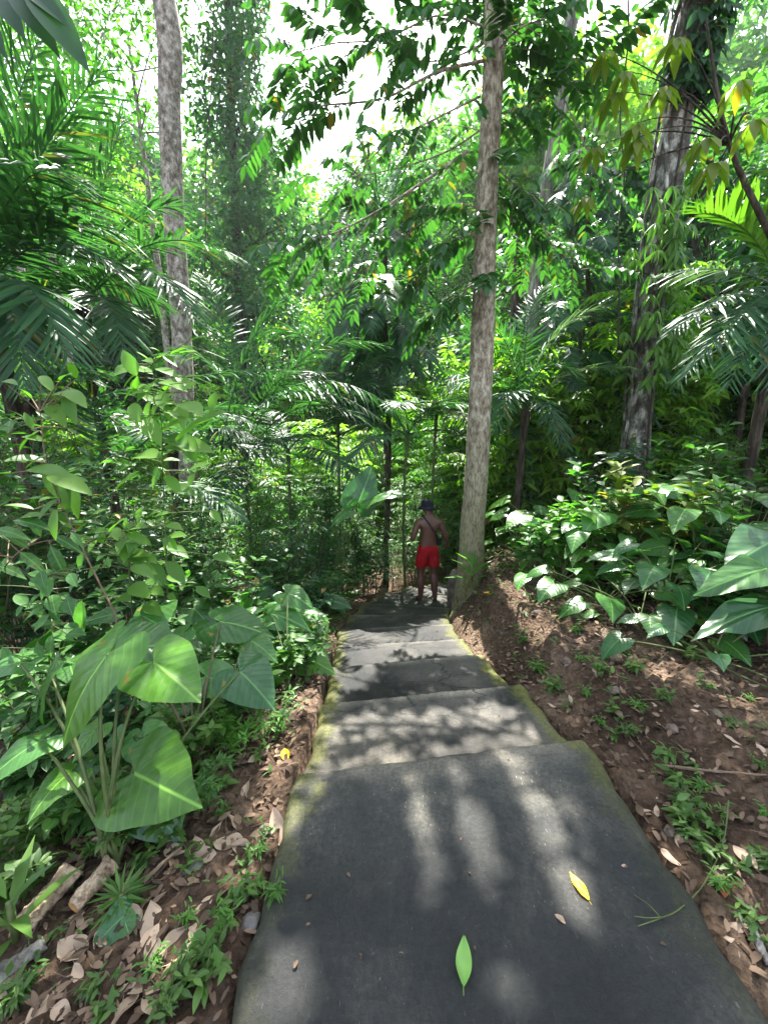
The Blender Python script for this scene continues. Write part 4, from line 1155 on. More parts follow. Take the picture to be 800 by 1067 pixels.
aroid('elephant ear plant with flat spreading leaves behind the large sunlit clump', base, [
    px_leaf((215, 705, 2), (261.8, 717.24, 1.93), (0, -.5, 1), .8, 'aroid'),
    px_leaf((230, 648, 2.3), (280.4, 653.04, 2.23), (0, -.5, 1), .75, 'aroid'),
    px_leaf((262, 668, 2.2), (283.6, 678.08, 2.09), (.1, -.5, 1), .9, 'aroid'),
    px_leaf((190, 660, 2.2), (161.2, 680.16, 2.13), (0, -.4, 1), .8, 'aroid'),
    px_leaf((200, 735, 2), (171.2, 740.04, 1.93), (0, -.5, 1), .7, 'aroid'),
    px_leaf((210, 770, 1.9), (225.84, 773.6, 1.86), (0, -.5, 1), .8, 'aroid_b'),
    px_leaf((205, 735, 2.05), (188.44, 720.6, 2.09), (0, -.5, 1), .9, 'aroid'),
    px_leaf((118, 640, 2.1), (76.24, 648.64, 2.03), (0, -.5, 1), .7, 'aroid'),
    px_leaf((148, 642, 2.2), (172.48, 651.36, 2.13), (0, -.5, 1), .9, 'aroid'),
], seed=202, pr=.007, petm=M['stem_b'])
base = gp(300, 720)
aroid('low elephant ear plant leaning a pale leaf over the mossy path edge', base, [
    px_leaf((312, 684, 2.9), (347, 694, 2.8), (0, -.5, 1), .9, 'aroid_b'),
    px_leaf((296, 668, 2.9), (322, 676, 2.8), (0, -.5, 1), .9, 'aroid'),
    px_leaf((268, 690, 2.7), (238, 700, 2.6), (0, -.5, 1), .8, 'aroid'),
    px_leaf((282, 640, 3.0), (318, 644, 2.9), (0, -.5, 1), .8, 'aroid'),
    px_leaf((262, 642, 2.9), (225, 652, 2.8), (0, -.5, 1), .75, 'aroid'),
    px_leaf((290, 655, 3.0), (265, 668, 2.9), (0, -.5, 1), .8, 'aroid_d'),
    px_leaf((300, 618, 3.1), (325, 628, 3.0), (0, -.5, 1), .8, 'aroid'),
], seed=203, pr=.006)
spots = [(-1.15, 3.5, 8, .65, .30, 'elephant ear plant with overlapping mid green leaves inside the leafy thicket'),
         (-1.75, 3.0, 8, .75, .32, 'tall elephant ear plant standing at the thicket edge above the large sunlit clump'),
         (-2.1, 2.3, 7, .6, .30, 'elephant ear plant with dull leaves at the photo edge beside the quilted herb'),
         (-.95, 4.4, 7, .55, .26, 'elephant ear plant with small dark leaves beside the mossy edge of the middle steps'),
         (-1.0, 5.4, 7, .6, .26, 'dark elephant ear plant at the foot of the thicket near the walking person'),
         (-1.7, 4.6, 8, .7, .3, 'shaded elephant ear plant deep in the thicket under the spiny palm fronds')]
for k, (x, y, n, h, s, lab) in enumerate(spots):
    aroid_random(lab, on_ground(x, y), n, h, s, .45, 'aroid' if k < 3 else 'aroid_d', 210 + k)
# upright giant leaf by the thicket
aroid('giant upright elephant ear leaf with a paler sideways leaf near the walking person', on_ground(-.75, 5.6), [
    px_leaf((374, 522, 5.2), (390, 486, 5.25), (.25, -1, .25), .9, 'aroid_d'),
    px_leaf((392, 517, 5.2), (430, 500, 5.2), (-.3, -.15, 1), .6, 'aroid'),
    px_leaf((362, 534, 5.1), (342, 545, 5.0), (0, -.4, 1), .7, 'aroid')], seed=220)


def explicit_sapling(label, line, leaves, stemr, leafm, T=T_BROAD, name='sapling', wf=.95, twig=None, k0=.70):
    """leaves: (x, y, D, x2, y2, D2) pixel points of base and tip"""
    ln = smooth_line([at(*q) for q in line], 8)
    base = np.array([ln[0][0], ln[0][1], gz(ln[0][0], ln[0][1])]); ln = np.concatenate([base[None], ln])
    o = thing(name, label, 'sapling', base); st, fo = MB(), MB()
    st.tube(ln, np.linspace(stemr, stemr * .35, len(ln)), 6, cap=False)
    g = np.random.default_rng(len(label))
    more = []
    for q in leaves:
        for _ in range(3):
            dx, dy = g.normal(0, 26), g.normal(0, 16); k = k0 * g.uniform(.55, 1.0); vx, vy = q[3] - q[0], q[4] - q[1]; c_, s_ = math.cos(g.normal(0, .7)), math.sin(g.normal(0, .7))
            dz_ = g.normal(0, .12); more.append((q[0] + dx, q[1] + dy, q[2] + dz_, q[0] + dx + k * (vx * c_ - vy * s_), q[1] + dy + k * (vx * s_ + vy * c_) + 3, q[2] + dz_ + k * (q[5] - q[2])))
    for q in [(*a_[:3], a_[0] + k0 * (a_[3] - a_[0]), a_[1] + k0 * (a_[4] - a_[1]), a_[2] + k0 * (a_[5] - a_[2])) for a_ in leaves] + more:
        a, b = at(*q[:3]), at(*q[3:6])
        n_ = ln[int(np.argmin(np.linalg.norm(ln - a, axis=1)))]
        if np.linalg.norm(n_ - a) > .015:
            st.tube(bez(n_, (n_ + a) / 2 + np.array([0, 0, .04 * np.linalg.norm(n_ - a)]), a, np.linspace(0, 1, 5)), [.004, .0035, .003, .0025, .002], 4, cap=False)
        fo.leaves(T, a[None], (b - a)[None], np.array([[g.normal(0, .2), -.45, 1.0]]), np.array([np.linalg.norm(b - a)]), wf)
    st.build('stem', M['stem'] if not twig else M[twig], o); fo.build('foliage', leafm, o)
    return o


D = 3.0
explicit_sapling('tall thin sapling with bright sunlit leaves at its top above the large clump', [(176, 690, D), (174, 600, D), (170, 500, D), (168, 440, D), (158, 380, D - .02)],
    [(158, 378, D, 138, 358, D - .1), (160, 374, D, 190, 362, D - .05), (156, 384, D, 128, 382, D - .15), (162, 384, D, 196, 390, D - .1), (166, 398, D, 205, 402, D - .15), (160, 400, D, 132, 420, D - .2), (164, 408, D, 176, 432, D - .2), (168, 415, D, 150, 440, D - .1),
     (168, 425, D, 212, 430, D - .2), (168, 432, D, 135, 445, D - .15), (170, 455, D, 205, 462, D - .3), (172, 465, D, 240, 460, D - .2), (168, 490, D, 150, 516, D - .1), (170, 480, D, 198, 476, D + .1), (171, 508, D, 218, 512, D - .1), (172, 540, D, 148, 548, D),
     (174, 560, D, 200, 552, D - .1), (173, 585, D, 150, 592, D - .1), (174, 600, D, 200, 606, D - .1), (160, 405, D, 115, 398, D), (160, 390, D, 112, 372, D), (175, 570, D, 205, 580, D - .1)], .006, M['vine_b'])
D = 2.0
explicit_sapling('leaning sapling with a few separate bright leaves near the low palm', [(120, 640, D), (80, 560, D), (50, 490, D), (42, 430, D)],
    [(48, 415, D, 22, 408, D - .1), (50, 420, D, 68, 440, D - .15), (52, 412, D, 80, 402, D - .1), (45, 440, D, 62, 432, D), (46, 460, D, 12, 446, D), (50, 495, D, 104, 508, D - .1), (48, 480, D, -5, 470, D - .2), (60, 520, D, 25, 545, D - .1), (70, 545, D, 45, 520, D), (85, 560, D, 110, 540, D - .1)],
    .005, M['vine_b'], T=T_OVALS, twig='twig', wf=.9, k0=.75)
D = 2.3
explicit_sapling('young plant with a rosette of light green leaves in the middle of the thicket', [(140, 670, D), (135, 600, D), (132, 555, D)],
    [(132, 555, D, 128, 532, D), (132, 553, D, 158, 540, D - .1), (131, 556, D, 95, 548, D - .1), (132, 560, D, 115, 580, D - .2), (134, 560, D, 165, 565, D - .1), (134, 566, D, 126, 590, D - .2), (134, 575, D, 160, 582, D - .15), (134, 580, D, 105, 566, D), (136, 590, D, 172, 596, D - .1), (136, 600, D, 108, 606, D - .1), (136, 610, D, 160, 622, D - .2), (135, 558, D, 150, 550, D + .1)],
    .005, M['vine_b'], wf=.9)
D = 1.9
explicit_sapling('quilted herb with rounded paired leaves at the thicket edge', [(60, 740, D), (55, 660, D), (50, 600, D)],
    [(50, 605, D, 20, 612, D - .1), (52, 606, D, 30, 640, D - .1), (50, 604, D, 48, 632, D - .15), (54, 620, D, 58, 650, D - .2), (50, 600, D, 8, 590, D), (52, 640, D, 15, 672, D - .1), (54, 630, D, 80, 640, D - .1), (52, 600, D, 78, 592, D), (54, 650, D, 10, 648, D), (55, 600, D, 70, 570, D), (55, 660, D, 90, 668, D - .1), (54, 700, D, 20, 690, D - .1)],
    .005, M['mid'], T=T_BROAD, wf=.95, k0=.55)
explicit_sapling('wiry bare stem with long narrow leaves crossing the photo edge', [(-30, 640, 1.9), (20, 575, 1.9), (70, 560, 1.9)],
    [(20, 575, 1.9, 60, 600, 1.85), (30, 572, 1.9, -5, 545, 1.85), (60, 562, 1.9, 95, 575, 1.85), (10, 580, 1.9, -20, 610, 1.85), (0, 590, 1.9, 35, 600, 1.85)], .004, M['mid'], T=T_LANCE, wf=1.4, twig='twig')

# leafy shrubs inside the thicket (each label names where it stands)
k = 0
for (x, y, h, L, n, mk, lab) in [
        (-1.45, 3.9, 1.0, .17, 6, 'mid', 'leafy shrub with pointed leaves in the thicket behind the light green rosette'),
        (-2.5, 3.4, 1.2, .17, 7, 'dark', 'dark leafy shrub below the low palm at the photo edge'),
        (-3.2, 3.9, 1.5, .17, 7, 'mid', 'leafy shrub shaded under the dense palm clump'),
        (-1.05, 2.75, .55, .14, 5, 'mid', 'small leafy shrub tucked behind the flat leaved elephant ear'),
        (-.85, 6.2, .9, .15, 6, 'dark', 'dark leafy shrub at the bend of the path beside the walking person'),
        (-.2, 7.4, 1.2, .15, 7, 'dark', 'dark leafy shrub past the walking person where the path turns'),
        (-1.6, 5.6, 1.2, .16, 7, 'mid', 'leafy shrub below the upright giant leaf'),
        (-2.4, 4.9, 1.3, .16, 7, 'dark', 'dark leafy shrub at the foot of the spiny clump palm'),
        (.7, 8.3, 1.3, .15, 7, 'mid', 'leafy shrub closing the view straight behind the walking person'),
        (1.6, 9.3, 1.6, .16, 7, 'dark', 'dark shrub behind the walking person and the straight pale trunk'),
        (-.75, 4.9, .6, .12, 5, 'bright', 'low bright shrub beside the mossy edge of the upper steps'),
        (-1.6, 2.45, .6, .13, 5, 'mid', 'small leafy shrub between the two saplings'),
        (-2.3, 2.7, .9, .15, 7, 'mid', 'leafy shrub behind the quilted herb at the photo edge'),
        (-1.9, 2.0, .5, .13, 6, 'mid', 'low leafy shrub under the leaning sapling'),
        (-1.7, 3.3, .9, .15, 8, 'mid', 'bushy shrub behind the tall thin sapling'),
        (-2.9, 3.0, 1.3, .17, 8, 'dark', 'tall dark shrub under the low dark palm at the photo edge'),
        (-1.15, 2.2, .4, .11, 6, 'mid', 'low tuft of leaves around the stems of the flat leaved elephant ear'),
        (-1.3, 4.9, 1.2, .15, 8, 'mid', 'bushy shrub between the spiny palm and the upright giant leaf'),
        (-2.0, 3.9, 1.1, .15, 8, 'dark', 'dark bushy shrub under the longest arching spiny frond'),
        ]:
    shrub(lab, on_ground(x, y), n, h, h * .5, T_BROAD if k % 2 else T_OVAL, L, 13, M[mk], seed=300 + k, branch=2, leaf_w=.9); k += 1

# low plants crowding the mossy edge
k = 0
for (px, py, top, L, n, T, mk, lab) in [
        (312, 706, 660, .10, 8, T_BROAD, 'mid', 'low leafy plant crowding the mossy edge beside the second step'),
        (322, 680, 635, .11, 8, T_OVAL, 'mid', 'low leafy plant crowding the mossy edge beside the third step'),
        (334, 655, 605, .12, 8, T_BROAD, 'dark', 'low dark plant crowding the mossy edge beside the fourth step'),
        (346, 638, 585, .13, 8, T_OVAL, 'mid', 'low leafy plant crowding the mossy edge beside the fifth step'),
        (360, 622, 565, .14, 8, T_BROAD, 'dark', 'dark low plant where the path edge begins to bend'),
        (380, 612, 555, .14, 8, T_OVAL, 'mid', 'leafy plant at the bend just before the walking person'),
        (285, 722, 665, .11, 8, T_BROAD, 'bright', 'bright low plant over the ledge beside the second step'),
        (255, 748, 700, .10, 8, T_OVAL, 'mid', 'low leafy plant behind the seedlings above the sunny litter'),
        (225, 745, 690, .11, 8, T_BROAD, 'mid', 'low leafy plant beneath the flat spreading leaves'),
        (265, 700, 640, .13, 8, T_OVAL, 'mid', 'leafy plant between the flat leaved and the low elephant ear'),
        (60, 800, 700, .11, 8, T_OVAL, 'mid', 'leafy undergrowth plant behind the large sunlit clump near the photo edge'),
        (120, 790, 730, .10, 8, T_BROAD, 'dark', 'dark undergrowth plant directly behind the large sunlit clump'),
        (170, 770, 710, .11, 8, T_OVAL, 'mid', 'undergrowth plant between the large sunlit clump and the flat leaved one'),
        (20, 760, 660, .13, 8, T_BROAD, 'mid', 'broad undergrowth plant below the quilted herb')]:
    q = gp(px, py); h = px2m(py - top, px, py, q[1])
    shrub(lab, q, n, h, h * .8, T, L, 12, M[mk], seed=360 + k, branch=1, top_bias=.2); k += 1

for i, (px, py, D, top, n, L, T, mk, lab) in enumerate([
        (15, 600, 3.0, 410, 9, .15, T_OVAL, 'mid', 'tall leafy shrub at the photo edge screening the low palm trunks'),
        (62, 590, 3.5, 430, 9, .14, T_BROAD, 'dark', 'tall dark shrub screening the palm trunks beside the leaning sapling'),
        (115, 600, 3.8, 450, 9, .14, T_OVAL, 'mid', 'tall leafy shrub behind the light green rosette under the arching fronds'),
        (215, 600, 3.9, 480, 9, .13, T_BROAD, 'mid', 'leafy shrub in the thicket to the side of the tall thin sapling'),
        (-30, 620, 2.6, 440, 8, .14, T_OVAL, 'mid', 'leafy shrub cut by the photo edge beside the wiry bare stem')]):
    q = at(px, py, D); q[2] = gz(q[0], q[1]); tz = at(px, top, D)[2]
    shrub(lab, q, n, tz - q[2], .6, T, L, 18, M[mk], seed=430 + i, branch=3, top_bias=.3)
t = at(300, 468, 7.2)
palm('dark feather palm with low arching fronds in front of the sunny slope', on_ground(t[0], 7.3), t, .025, n=10, length=1.9, leaflet=.50, seed=124, nl=36, bark=M['stem'])
t = at(425, 452, 7.3)
palm('dark feather palm closing the view just above the walking person', on_ground(t[0], 7.5), t, .025, n=10, length=1.8, leaflet=.48, seed=125, nl=36, bark=M['stem'])
k = 0
for (px, py, top, L, n, T, mk, lab) in [
        (35, 875, 820, .075, 9, T_LANCE, 'grassy', 'narrow leaved undergrowth herb at the photo edge behind the split log'),
        (75, 870, 815, .065, 9, T_OVAL, 'grassy', 'fine green undergrowth herb behind the orange ended log'),
        (165, 865, 805, .06, 9, T_OVAL, 'grassy', 'small green herb beneath the drooping big leaf'),
        (200, 845, 790, .06, 9, T_LANCE, 'mid', 'small narrow leaved herb beside the sunny litter'),
        (30, 830, 760, .08, 9, T_BROAD, 'mid', 'leafy herb under the outermost leaves of the large sunlit clump'),
        (185, 800, 745, .07, 9, T_OVAL, 'grassy', 'leafy herb between the petioles of the large sunlit clump and the litter'),
        (235, 790, 745, .06, 8, T_LANCE, 'bright', 'bright narrow leaved herb on the sunny litter'),
        (100, 850, 790, .07, 9, T_OVAL, 'mid', 'dense green herb round the foot of the large sunlit clump'),
        (10, 930, 870, .06, 8, T_OVAL, 'grassy', 'green herb at the photo edge above the narrow drooping leaved herb'),
        (280, 770, 728, .05, 7, T_LANCE, 'bright', 'tiny leaved herb on the ledge beside the second step'),
        (140, 830, 770, .07, 9, T_LANCE, 'grassy', 'narrow leaved herb under the middle of the large sunlit clump')]:
    q = gp(px, py); h = px2m(py - top, px, py, q[1])
    shrub(lab, q, n, h, h * .95, T, L, 12, M[mk], seed=390 + k, branch=2, top_bias=.15, name='herb', cat='herb', r=.003, stemm=M['stem']); k += 1

# fine leaved saplings that fill the thicket up to the fern smothered stump
fine = [(-1.9, 5.6, 2.6), (-1.0, 6.8, 2.4), (-2.9, 6.2, 2.8), (-.4, 8.2, 2.6), (-1.7, 7.6, 3.0), (-3.8, 5.6, 2.4), (.9, 9.6, 3.0), (-2.6, 8.6, 3.2), (-4.5, 7.2, 3.0), (-3.0, 4.6, 1.8), (1.9, 10.4, 3.4), (-1.2, 5.0, 1.8), (-.6, 9.6, 3.2), (-5.6, 8.6, 3.0), (-1.4, 9.8, 3.4), (-3.9, 9.4, 3.2),
        (-2.2, 4.0, 1.5), (-6.4, 7.0, 2.6), (.2, 7.9, 1.6), (-.5, 7.3, 1.7), (-1.1, 6.0, 1.7), (.5, 8.9, 2.2), (1.4, 8.8, 2.0), (-.9, 7.6, 2.0)]
protos = []
labs = ['fine leaved drooping sapling in the shaded thicket on the leafy side', 'wispy sapling with narrow dull leaves in the shaded thicket on the leafy side', 'dark feathery sapling in the shaded thicket on the leafy side']
GR = 'fine leaved saplings of the thicket'
for i, (x, y, h) in enumerate(fine):
    if i < 3:
        o = feathery(labs[i], on_ground(x, y), 4, 2.6, .8, .15, M[('mid', 'mid', 'dark')[i]], 400 + i, group=GR + (' drooping', ' wispy', ' dark')[i], twigs=22, per=14, T=T_NARROW if i != 1 else T_LANCE)
        protos.append(o)
    else:
        copy_tree(protos[i % 3], on_ground(x, y, -.05), g_.uniform(0, 6.28), h / 2.6 * g_.uniform(.9, 1.1))

t = at(255, 480, 6.6)
palm('arching feather palm rising in the middle of the thicket', on_ground(t[0], 6.7), t, .03,
     [(t, at(300, 330, 6.5), at(400, 360, 6.2)), (t, at(280, 340, 6.4), at(350, 420, 6.0)), (t, at(235, 330, 6.6), at(160, 380, 6.4)), (t, at(260, 310, 6.8), at(300, 270, 7)), (t, at(310, 380, 6.2), at(395, 450, 5.9)), (t, at(220, 380, 6.4), at(150, 450, 6.1)), (t, at(240, 330, 6.9), at(215, 290, 7.2))],
     n=4, length=1.8, leaflet=.5, seed=120, nl=38, leafm=M['palm'], bark=M['stem'])
t = at(352, 430, 7.6)
palm('slim feather palm with fronds drooping toward the walking person', on_ground(t[0], 7.7), t, .025,
     [(t, at(390, 330, 7.5), at(455, 400, 7.2)), (t, at(380, 350, 7.3), at(430, 470, 7.0)), (t, at(330, 320, 7.6), at(270, 350, 7.4)), (t, at(345, 310, 7.8), at(370, 270, 8))],
     n=5, length=1.7, leaflet=.48, seed=121, nl=34, bark=M['stem'])
t = at(455, 430, 8.0)
palm('pale green fan of fronds between the walking person and the draped stump', on_ground(t[0], 8.1), t, .026, n=9, length=1.5, leaflet=.46, seed=122, nl=30, leafm=M['palm_lit'], bark=M['stem'])
t = at(180, 470, 5.6)
palm('dark feather palm with fronds criss crossing in front of the tall grey trunk', on_ground(t[0], 5.7), t, .05, n=9, length=1.7, leaflet=.48, seed=123, nl=34)

# ================================================================== the bank: bushes and big leaves
base = gp(805, 670)
aroid('big elephant ear with two huge leaves reaching out over the bare soil bank', base + np.array([.25, .1, 0]), [
    px_leaf((800, 592, 2.7), (735, 608, 2.5), (0, -.6, 1), .5, 'aroid'),
    px_leaf((806, 632, 2.55), (733, 645, 2.4), (0, -.3, 1), .48, 'aroid_d'),
    px_leaf((815, 560, 2.9), (770, 575, 2.7), (0, -.5, 1), .8, 'aroid_d'),
    px_leaf((830, 600, 2.8), (870, 620, 2.6), (0, -.5, 1), .9, 'aroid')], seed=230)
k = 0
for (px, py, n, top, s, mk, lab) in [
        (540, 578, 15, 500, .24, 'aroid', 'low broadleaf plant on the bank right against the straight pale trunk'),
        (572, 590, 18, 496, .26, 'aroid_b', 'broadleaf plant with drooping pale lit leaves in the bank bushes nearest the pale trunk'),
        (612, 606, 17, 520, .24, 'aroid', 'low broadleaf plant at the lower fringe of the bank bushes'),
        (650, 600, 18, 480, .28, 'aroid', 'broadleaf plant with a tall light leaf standing in the middle of the bank bushes'),
        (690, 640, 18, 520, .27, 'aroid_d', 'spreading broadleaf plant on the bank just above the bare soil'),
        (725, 620, 18, 485, .30, 'aroid', 'tall broadleaf plant on the bank below the sunlit palm'),
        (770, 655, 17, 520, .28, 'aroid_d', 'dark broadleaf plant just behind the big elephant ear'),
        (600, 575, 16, 482, .27, 'aroid', 'broadleaf plant filling the back of the bank bushes under the silvery palm'),
        (680, 585, 16, 470, .28, 'aroid', 'broadleaf plant at the foot of the blotched trunk'),
        (775, 600, 16, 470, .32, 'aroid', 'broadleaf plant at the outer edge of the bank bushes'),
        (530, 560, 14, 480, .26, 'aroid_d', 'shaded broadleaf plant behind the straight pale trunk'),
        (585, 606, 12, 560, .20, 'aroid', 'low flat leaved plant on the bank below the drooping pale lit leaves'),
        (628, 634, 12, 582, .20, 'aroid', 'low flat leaved plant spilling onto the bare soil above the knobbly root'),
        (668, 656, 12, 600, .20, 'aroid', 'low flat leaved plant on the bare soil beside the big elephant ear tips'),
        (706, 600, 14, 500, .25, 'aroid_b', 'bright broadleaf plant between the blotched trunk and the big elephant ear'),
        (745, 690, 12, 640, .20, 'aroid_d', 'low dark flat leaved plant under the lowest huge leaf')]:
    q = gp(px, py); hh = px2m(py - top, px, py, q[1])
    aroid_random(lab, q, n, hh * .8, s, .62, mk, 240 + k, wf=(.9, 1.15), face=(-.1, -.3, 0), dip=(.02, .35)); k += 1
k = 0
for (px, py, top, L, n, mk, lab) in [
        (672, 605, 490, .26, 6, 'yellowish', 'yellowish young shrub with upright rounded leaves among the bank bushes'),
        (555, 598, 540, .15, 6, 'mid', 'small leafy shrub at the top of the bare bank'),
        (705, 605, 500, .20, 9, 'mid', 'dense leafy shrub in the centre of the bank bushes'),
        (755, 625, 500, .20, 9, 'mid', 'leafy shrub below the pale fronds of the sunlit palm'),
        (590, 600, 520, .17, 8, 'bright', 'bright leafy shrub beside the drooping pale lit leaves'),
        (700, 575, 470, .2, 9, 'mid', 'leafy shrub beside the base of the blotched trunk'),
        (645, 628, 580, .11, 7, 'mid', 'low leafy tuft where the soil meets the bank bushes'),
        (790, 670, 590, .15, 6, 'dark', 'low dark shrub beside the big elephant ear'),
        (640, 570, 460, .2, 9, 'dark', 'tall dark shrub behind the bank bushes'),
        (760, 575, 455, .2, 9, 'mid', 'tall leafy shrub beyond the blotched trunk'),
        (625, 590, 500, .18, 9, 'mid', 'rounded leafy shrub between the yellowish young shrub and the silvery palm'),
        (735, 655, 590, .14, 8, 'mid', 'low leafy shrub under the huge leaves of the big elephant ear')]:
    q = gp(px, py); h = px2m(py - top, px, py, q[1])
    shrub(lab, q, n, h, h * .6, T_BROAD if k % 3 else T_OVAL, L, 14, M[mk], seed=320 + k, branch=2, leaf_w=1.0); k += 1
fine2 = [(6.2, 3.6, 2.6), (7.4, 4.6, 3.0), (8.4, 2.6, 3.0), (6.8, 1.4, 2.4), (8.8, 5.8, 3.2), (-6.5, 3.4, 2.6), (-6.0, 1.6, 2.4), (3.0, 8.0, 3.0), (4.0, 7.8, 2.6), (5.5, 8.4, 3.2), (6.6, 7.6, 3.0), (2.6, 9.4, 3.4), (4.8, 9.8, 3.6), (6.6, 10, 3.8), (8, 9, 3.6), (3.6, 10.6, 3.8), (5.6, 6.9, 2.2), (7.0, 6.4, 2.4), (1.3, 10.2, 3.2)]
pr2 = []
for i, (x, y, h) in enumerate(fine2):
    if i < 2:
        pr2.append(feathery(('fine leaved sapling standing in the shade behind the bank bushes', 'narrow leaved sapling in the shade behind the bank bushes')[i], on_ground(x, y), 5, 2.8, .9, .17, M[('bright', 'mid')[i]], 420 + i,
                   group=('fine', 'narrow leaved')[i] + ' saplings behind the bank', twigs=22, per=14, T=T_LANCE if i else T_NARROW))
    else:
        copy_tree(pr2[i % 2], on_ground(x, y, -.05), g_.uniform(0, 6.28), h / 2.8)

# spiky plant at the foot of the straight trunk
def spiky(label, base, n, L, seed, T=T_LANCE, leafm=None, name='spiky_plant', up=.5, wf=.6, cat='plant', group=None, stem_h=.0):
    g = np.random.default_rng(seed); o = thing(name, label, cat, base, group); mb = MB()
    a = np.arange(n) * 2.4 + g.uniform(0, 6); e = up + .6 * np.linspace(0, 1, n)
    d = np.stack([np.cos(a) * np.cos(e), np.sin(a) * np.cos(e), np.sin(e)], -1)
    P = np.asarray(base)[None] + np.array([0, 0, 1])[None] * (np.linspace(0, stem_h, n))[:, None] + d * .01
    mb.leaves(T, P, d, np.array([0, 0, 1.0]) + g.normal(0, .1, d.shape), L * g.uniform(.75, 1.1, n), wf)
    mb.build('foliage', leafm or M['mid'], o)
    if stem_h > 0:
        st = MB(); st.tube(np.array([base, np.asarray(base) + [0, 0, stem_h]]), [.012, .008], 6); st.build('stem', M['stem'], o)
    return o


bs = at(492, 606, 4.9); bs[2] = max(bs[2], gz(bs[0], bs[1]) - .02)
spiky('spiky rosette plant with long pointed leaves at the foot of the straight pale trunk', bs, 11, .36, 500, leafm=M['bright'], wf=.75, stem_h=.22)
bs = gp(128, 945)
spiky('small ferny rosette of fine leaves beside the cut wood chunks', bs, 46, .10, 501, T=T_NARROW, leafm=M['grassy'], name='fern', up=.15, wf=1.0, stem_h=.05)
bs = gp(128, 968)
aroid('single low rounded leaf resting under the ferny rosette', bs, [(bs + np.array([.0, .01, .035]), bs + np.array([-.07, -.06, .02]), UPC, 1.1, 'aroid_d'), (bs + np.array([.01, 0, .03]), bs + np.array([.06, -.05, .015]), UPC, .9, 'aroid')], seed=7, pr=.003, name='seedling')
bs = gp(18, 985)
spiky('narrow drooping leaved herb at the lower photo edge above the grey wood slab', bs + np.array([0, 0, .02]), 9, .20, 503, T=T_LANCE, leafm=M['grassy'], up=.4, wf=.8, stem_h=.15, name='herb')

# lianas hanging from the canopy
for i, (x0, y0, x1, y1, D, lab) in enumerate([(420, -40, 432, 330, 7.4, 'thin liana hanging straight down near the small distant palm'), (610, -40, 596, 300, 7.6, 'thin liana hanging before the slender pale leaning trunk'), (652, -30, 640, 360, 6.4, 'looping liana hanging close to the blotched trunk'), (226, -40, 214, 330, 8.5, 'thin liana hanging between the tall grey trunk and the dense dark crown')]):
    a, b = at(x0, y0, D), at(x1, y1, D); gl = np.random.default_rng(800 + i); pts = [a + (b - a) * t + gl.normal(0, .05, 3) for t in np.linspace(0, 1, 7)]
    o = thing('liana', lab, 'vine', b); m_ = MB(); m_.tube(smooth_line(pts, 6), .011, 5, wobble=.1); m_.build('stem', M['stem_d'], o)
    m_ = MB(); P = smooth_line(pts, 6)[::2]; m_.leaves(T_OVAL, P, gl.normal(0, 1, P.shape) + np.array([0, 0, -.4]), np.array([0, -.3, 1.0]) + gl.normal(0, .3, P.shape), .10, 1.0); m_.build('foliage', M['mid'], o)

# seedlings on the ground: three kinds, copied
def seedling_proto(kind, loc, label, group):
    g = np.random.default_rng(600 + kind); o = thing('seedling', label, 'plant', loc, group); st, fo = MB(), MB(); b = np.asarray(loc)
    for s in range((5, 3, 7)[kind]):
        a = g.uniform(0, 6.28); h = (.10, .13, .06)[kind] * g.uniform(.6, 1.2); tip = b + np.array([math.cos(a) * h * .7, math.sin(a) * h * .7, h])
        ln = bez(b, b + np.array([0, 0, h * .6]), tip, np.linspace(0, 1, 6)); st.tube(ln, np.linspace(.0022, .001, 6), 4, cap=False)
        m = (9, 6, 7)[kind]; tt = np.linspace(.3, 1, m); i = (tt * 5).astype(int); az = np.arange(m) * 2.4 + g.uniform(0, 6)
        d = np.stack([np.cos(az), np.sin(az), np.full(m, .25)], -1) + g.normal(0, .2, (m, 3))
        fo.leaves((T_LANCE, T_OVAL, T_LANCE)[kind], ln[np.clip(i, 0, 5)], d, np.array([0, 0, 1.0]) + g.normal(0, .25, d.shape), (.055, .065, .045)[kind] * g.uniform(.7, 1.2, m), (1.2, .9, 1.0)[kind])
    st.build('stem', M['stem'], o); fo.build('foliage', M[('grassy', 'grassy', 'bright')[kind]], o)
    return o


sp_left = [(215, 805), (232, 822), (205, 830), (240, 800), (255, 905), (270, 890), (262, 930), (225, 985), (205, 1000), (190, 1020), (215, 1030), (235, 960), (180, 1045), (245, 940), (160, 1010), (95, 1035), (60, 980), (28, 1030), (150, 900), (180, 880), (95, 890), (60, 880), (30, 860), (20, 900), (70, 850), (30, 930), (285, 935), (232, 850),
           (280, 870), (190, 850), (12, 1050), (110, 1060), (290, 760), (300, 735), (270, 790), (255, 770), (240, 745), (225, 775), (15, 830), (110, 920), (200, 905), (195, 960), (170, 1060), (225, 1010), (208, 985), (218, 1002), (200, 1018)]
sp_right = [(712, 840), (722, 860), (730, 825), (705, 820), (718, 800), (745, 870), (735, 890), (765, 910), (750, 925), (690, 790), (640, 770), (625, 755), (655, 765), (640, 745), (665, 740), (775, 960), (790, 985), (755, 850), (690, 655), (640, 650), (605, 690), (660, 700), (720, 690), (600, 660), (585, 640), (760, 760), (790, 800), (690, 730),
            (735, 720), (780, 730), (770, 690), (700, 815), (728, 842), (715, 872), (708, 856), (560, 700), (575, 720), (590, 740), (610, 725), (625, 700), (545, 670), (650, 680), (700, 670), (735, 655), (600, 625), (640, 610), (670, 625), (795, 850), (798, 905)]
SL = ['small bushy green seedling in the litter on the leafy side of the slab', 'small seedling with oval leaves in the litter on the leafy side of the slab', 'tiny bright green tuft in the litter on the leafy side of the slab']
SR = ['small bushy green seedling growing on the bare soil bank', 'small seedling with oval leaves growing on the bare soil bank', 'tiny bright green tuft growing on the bare soil bank']
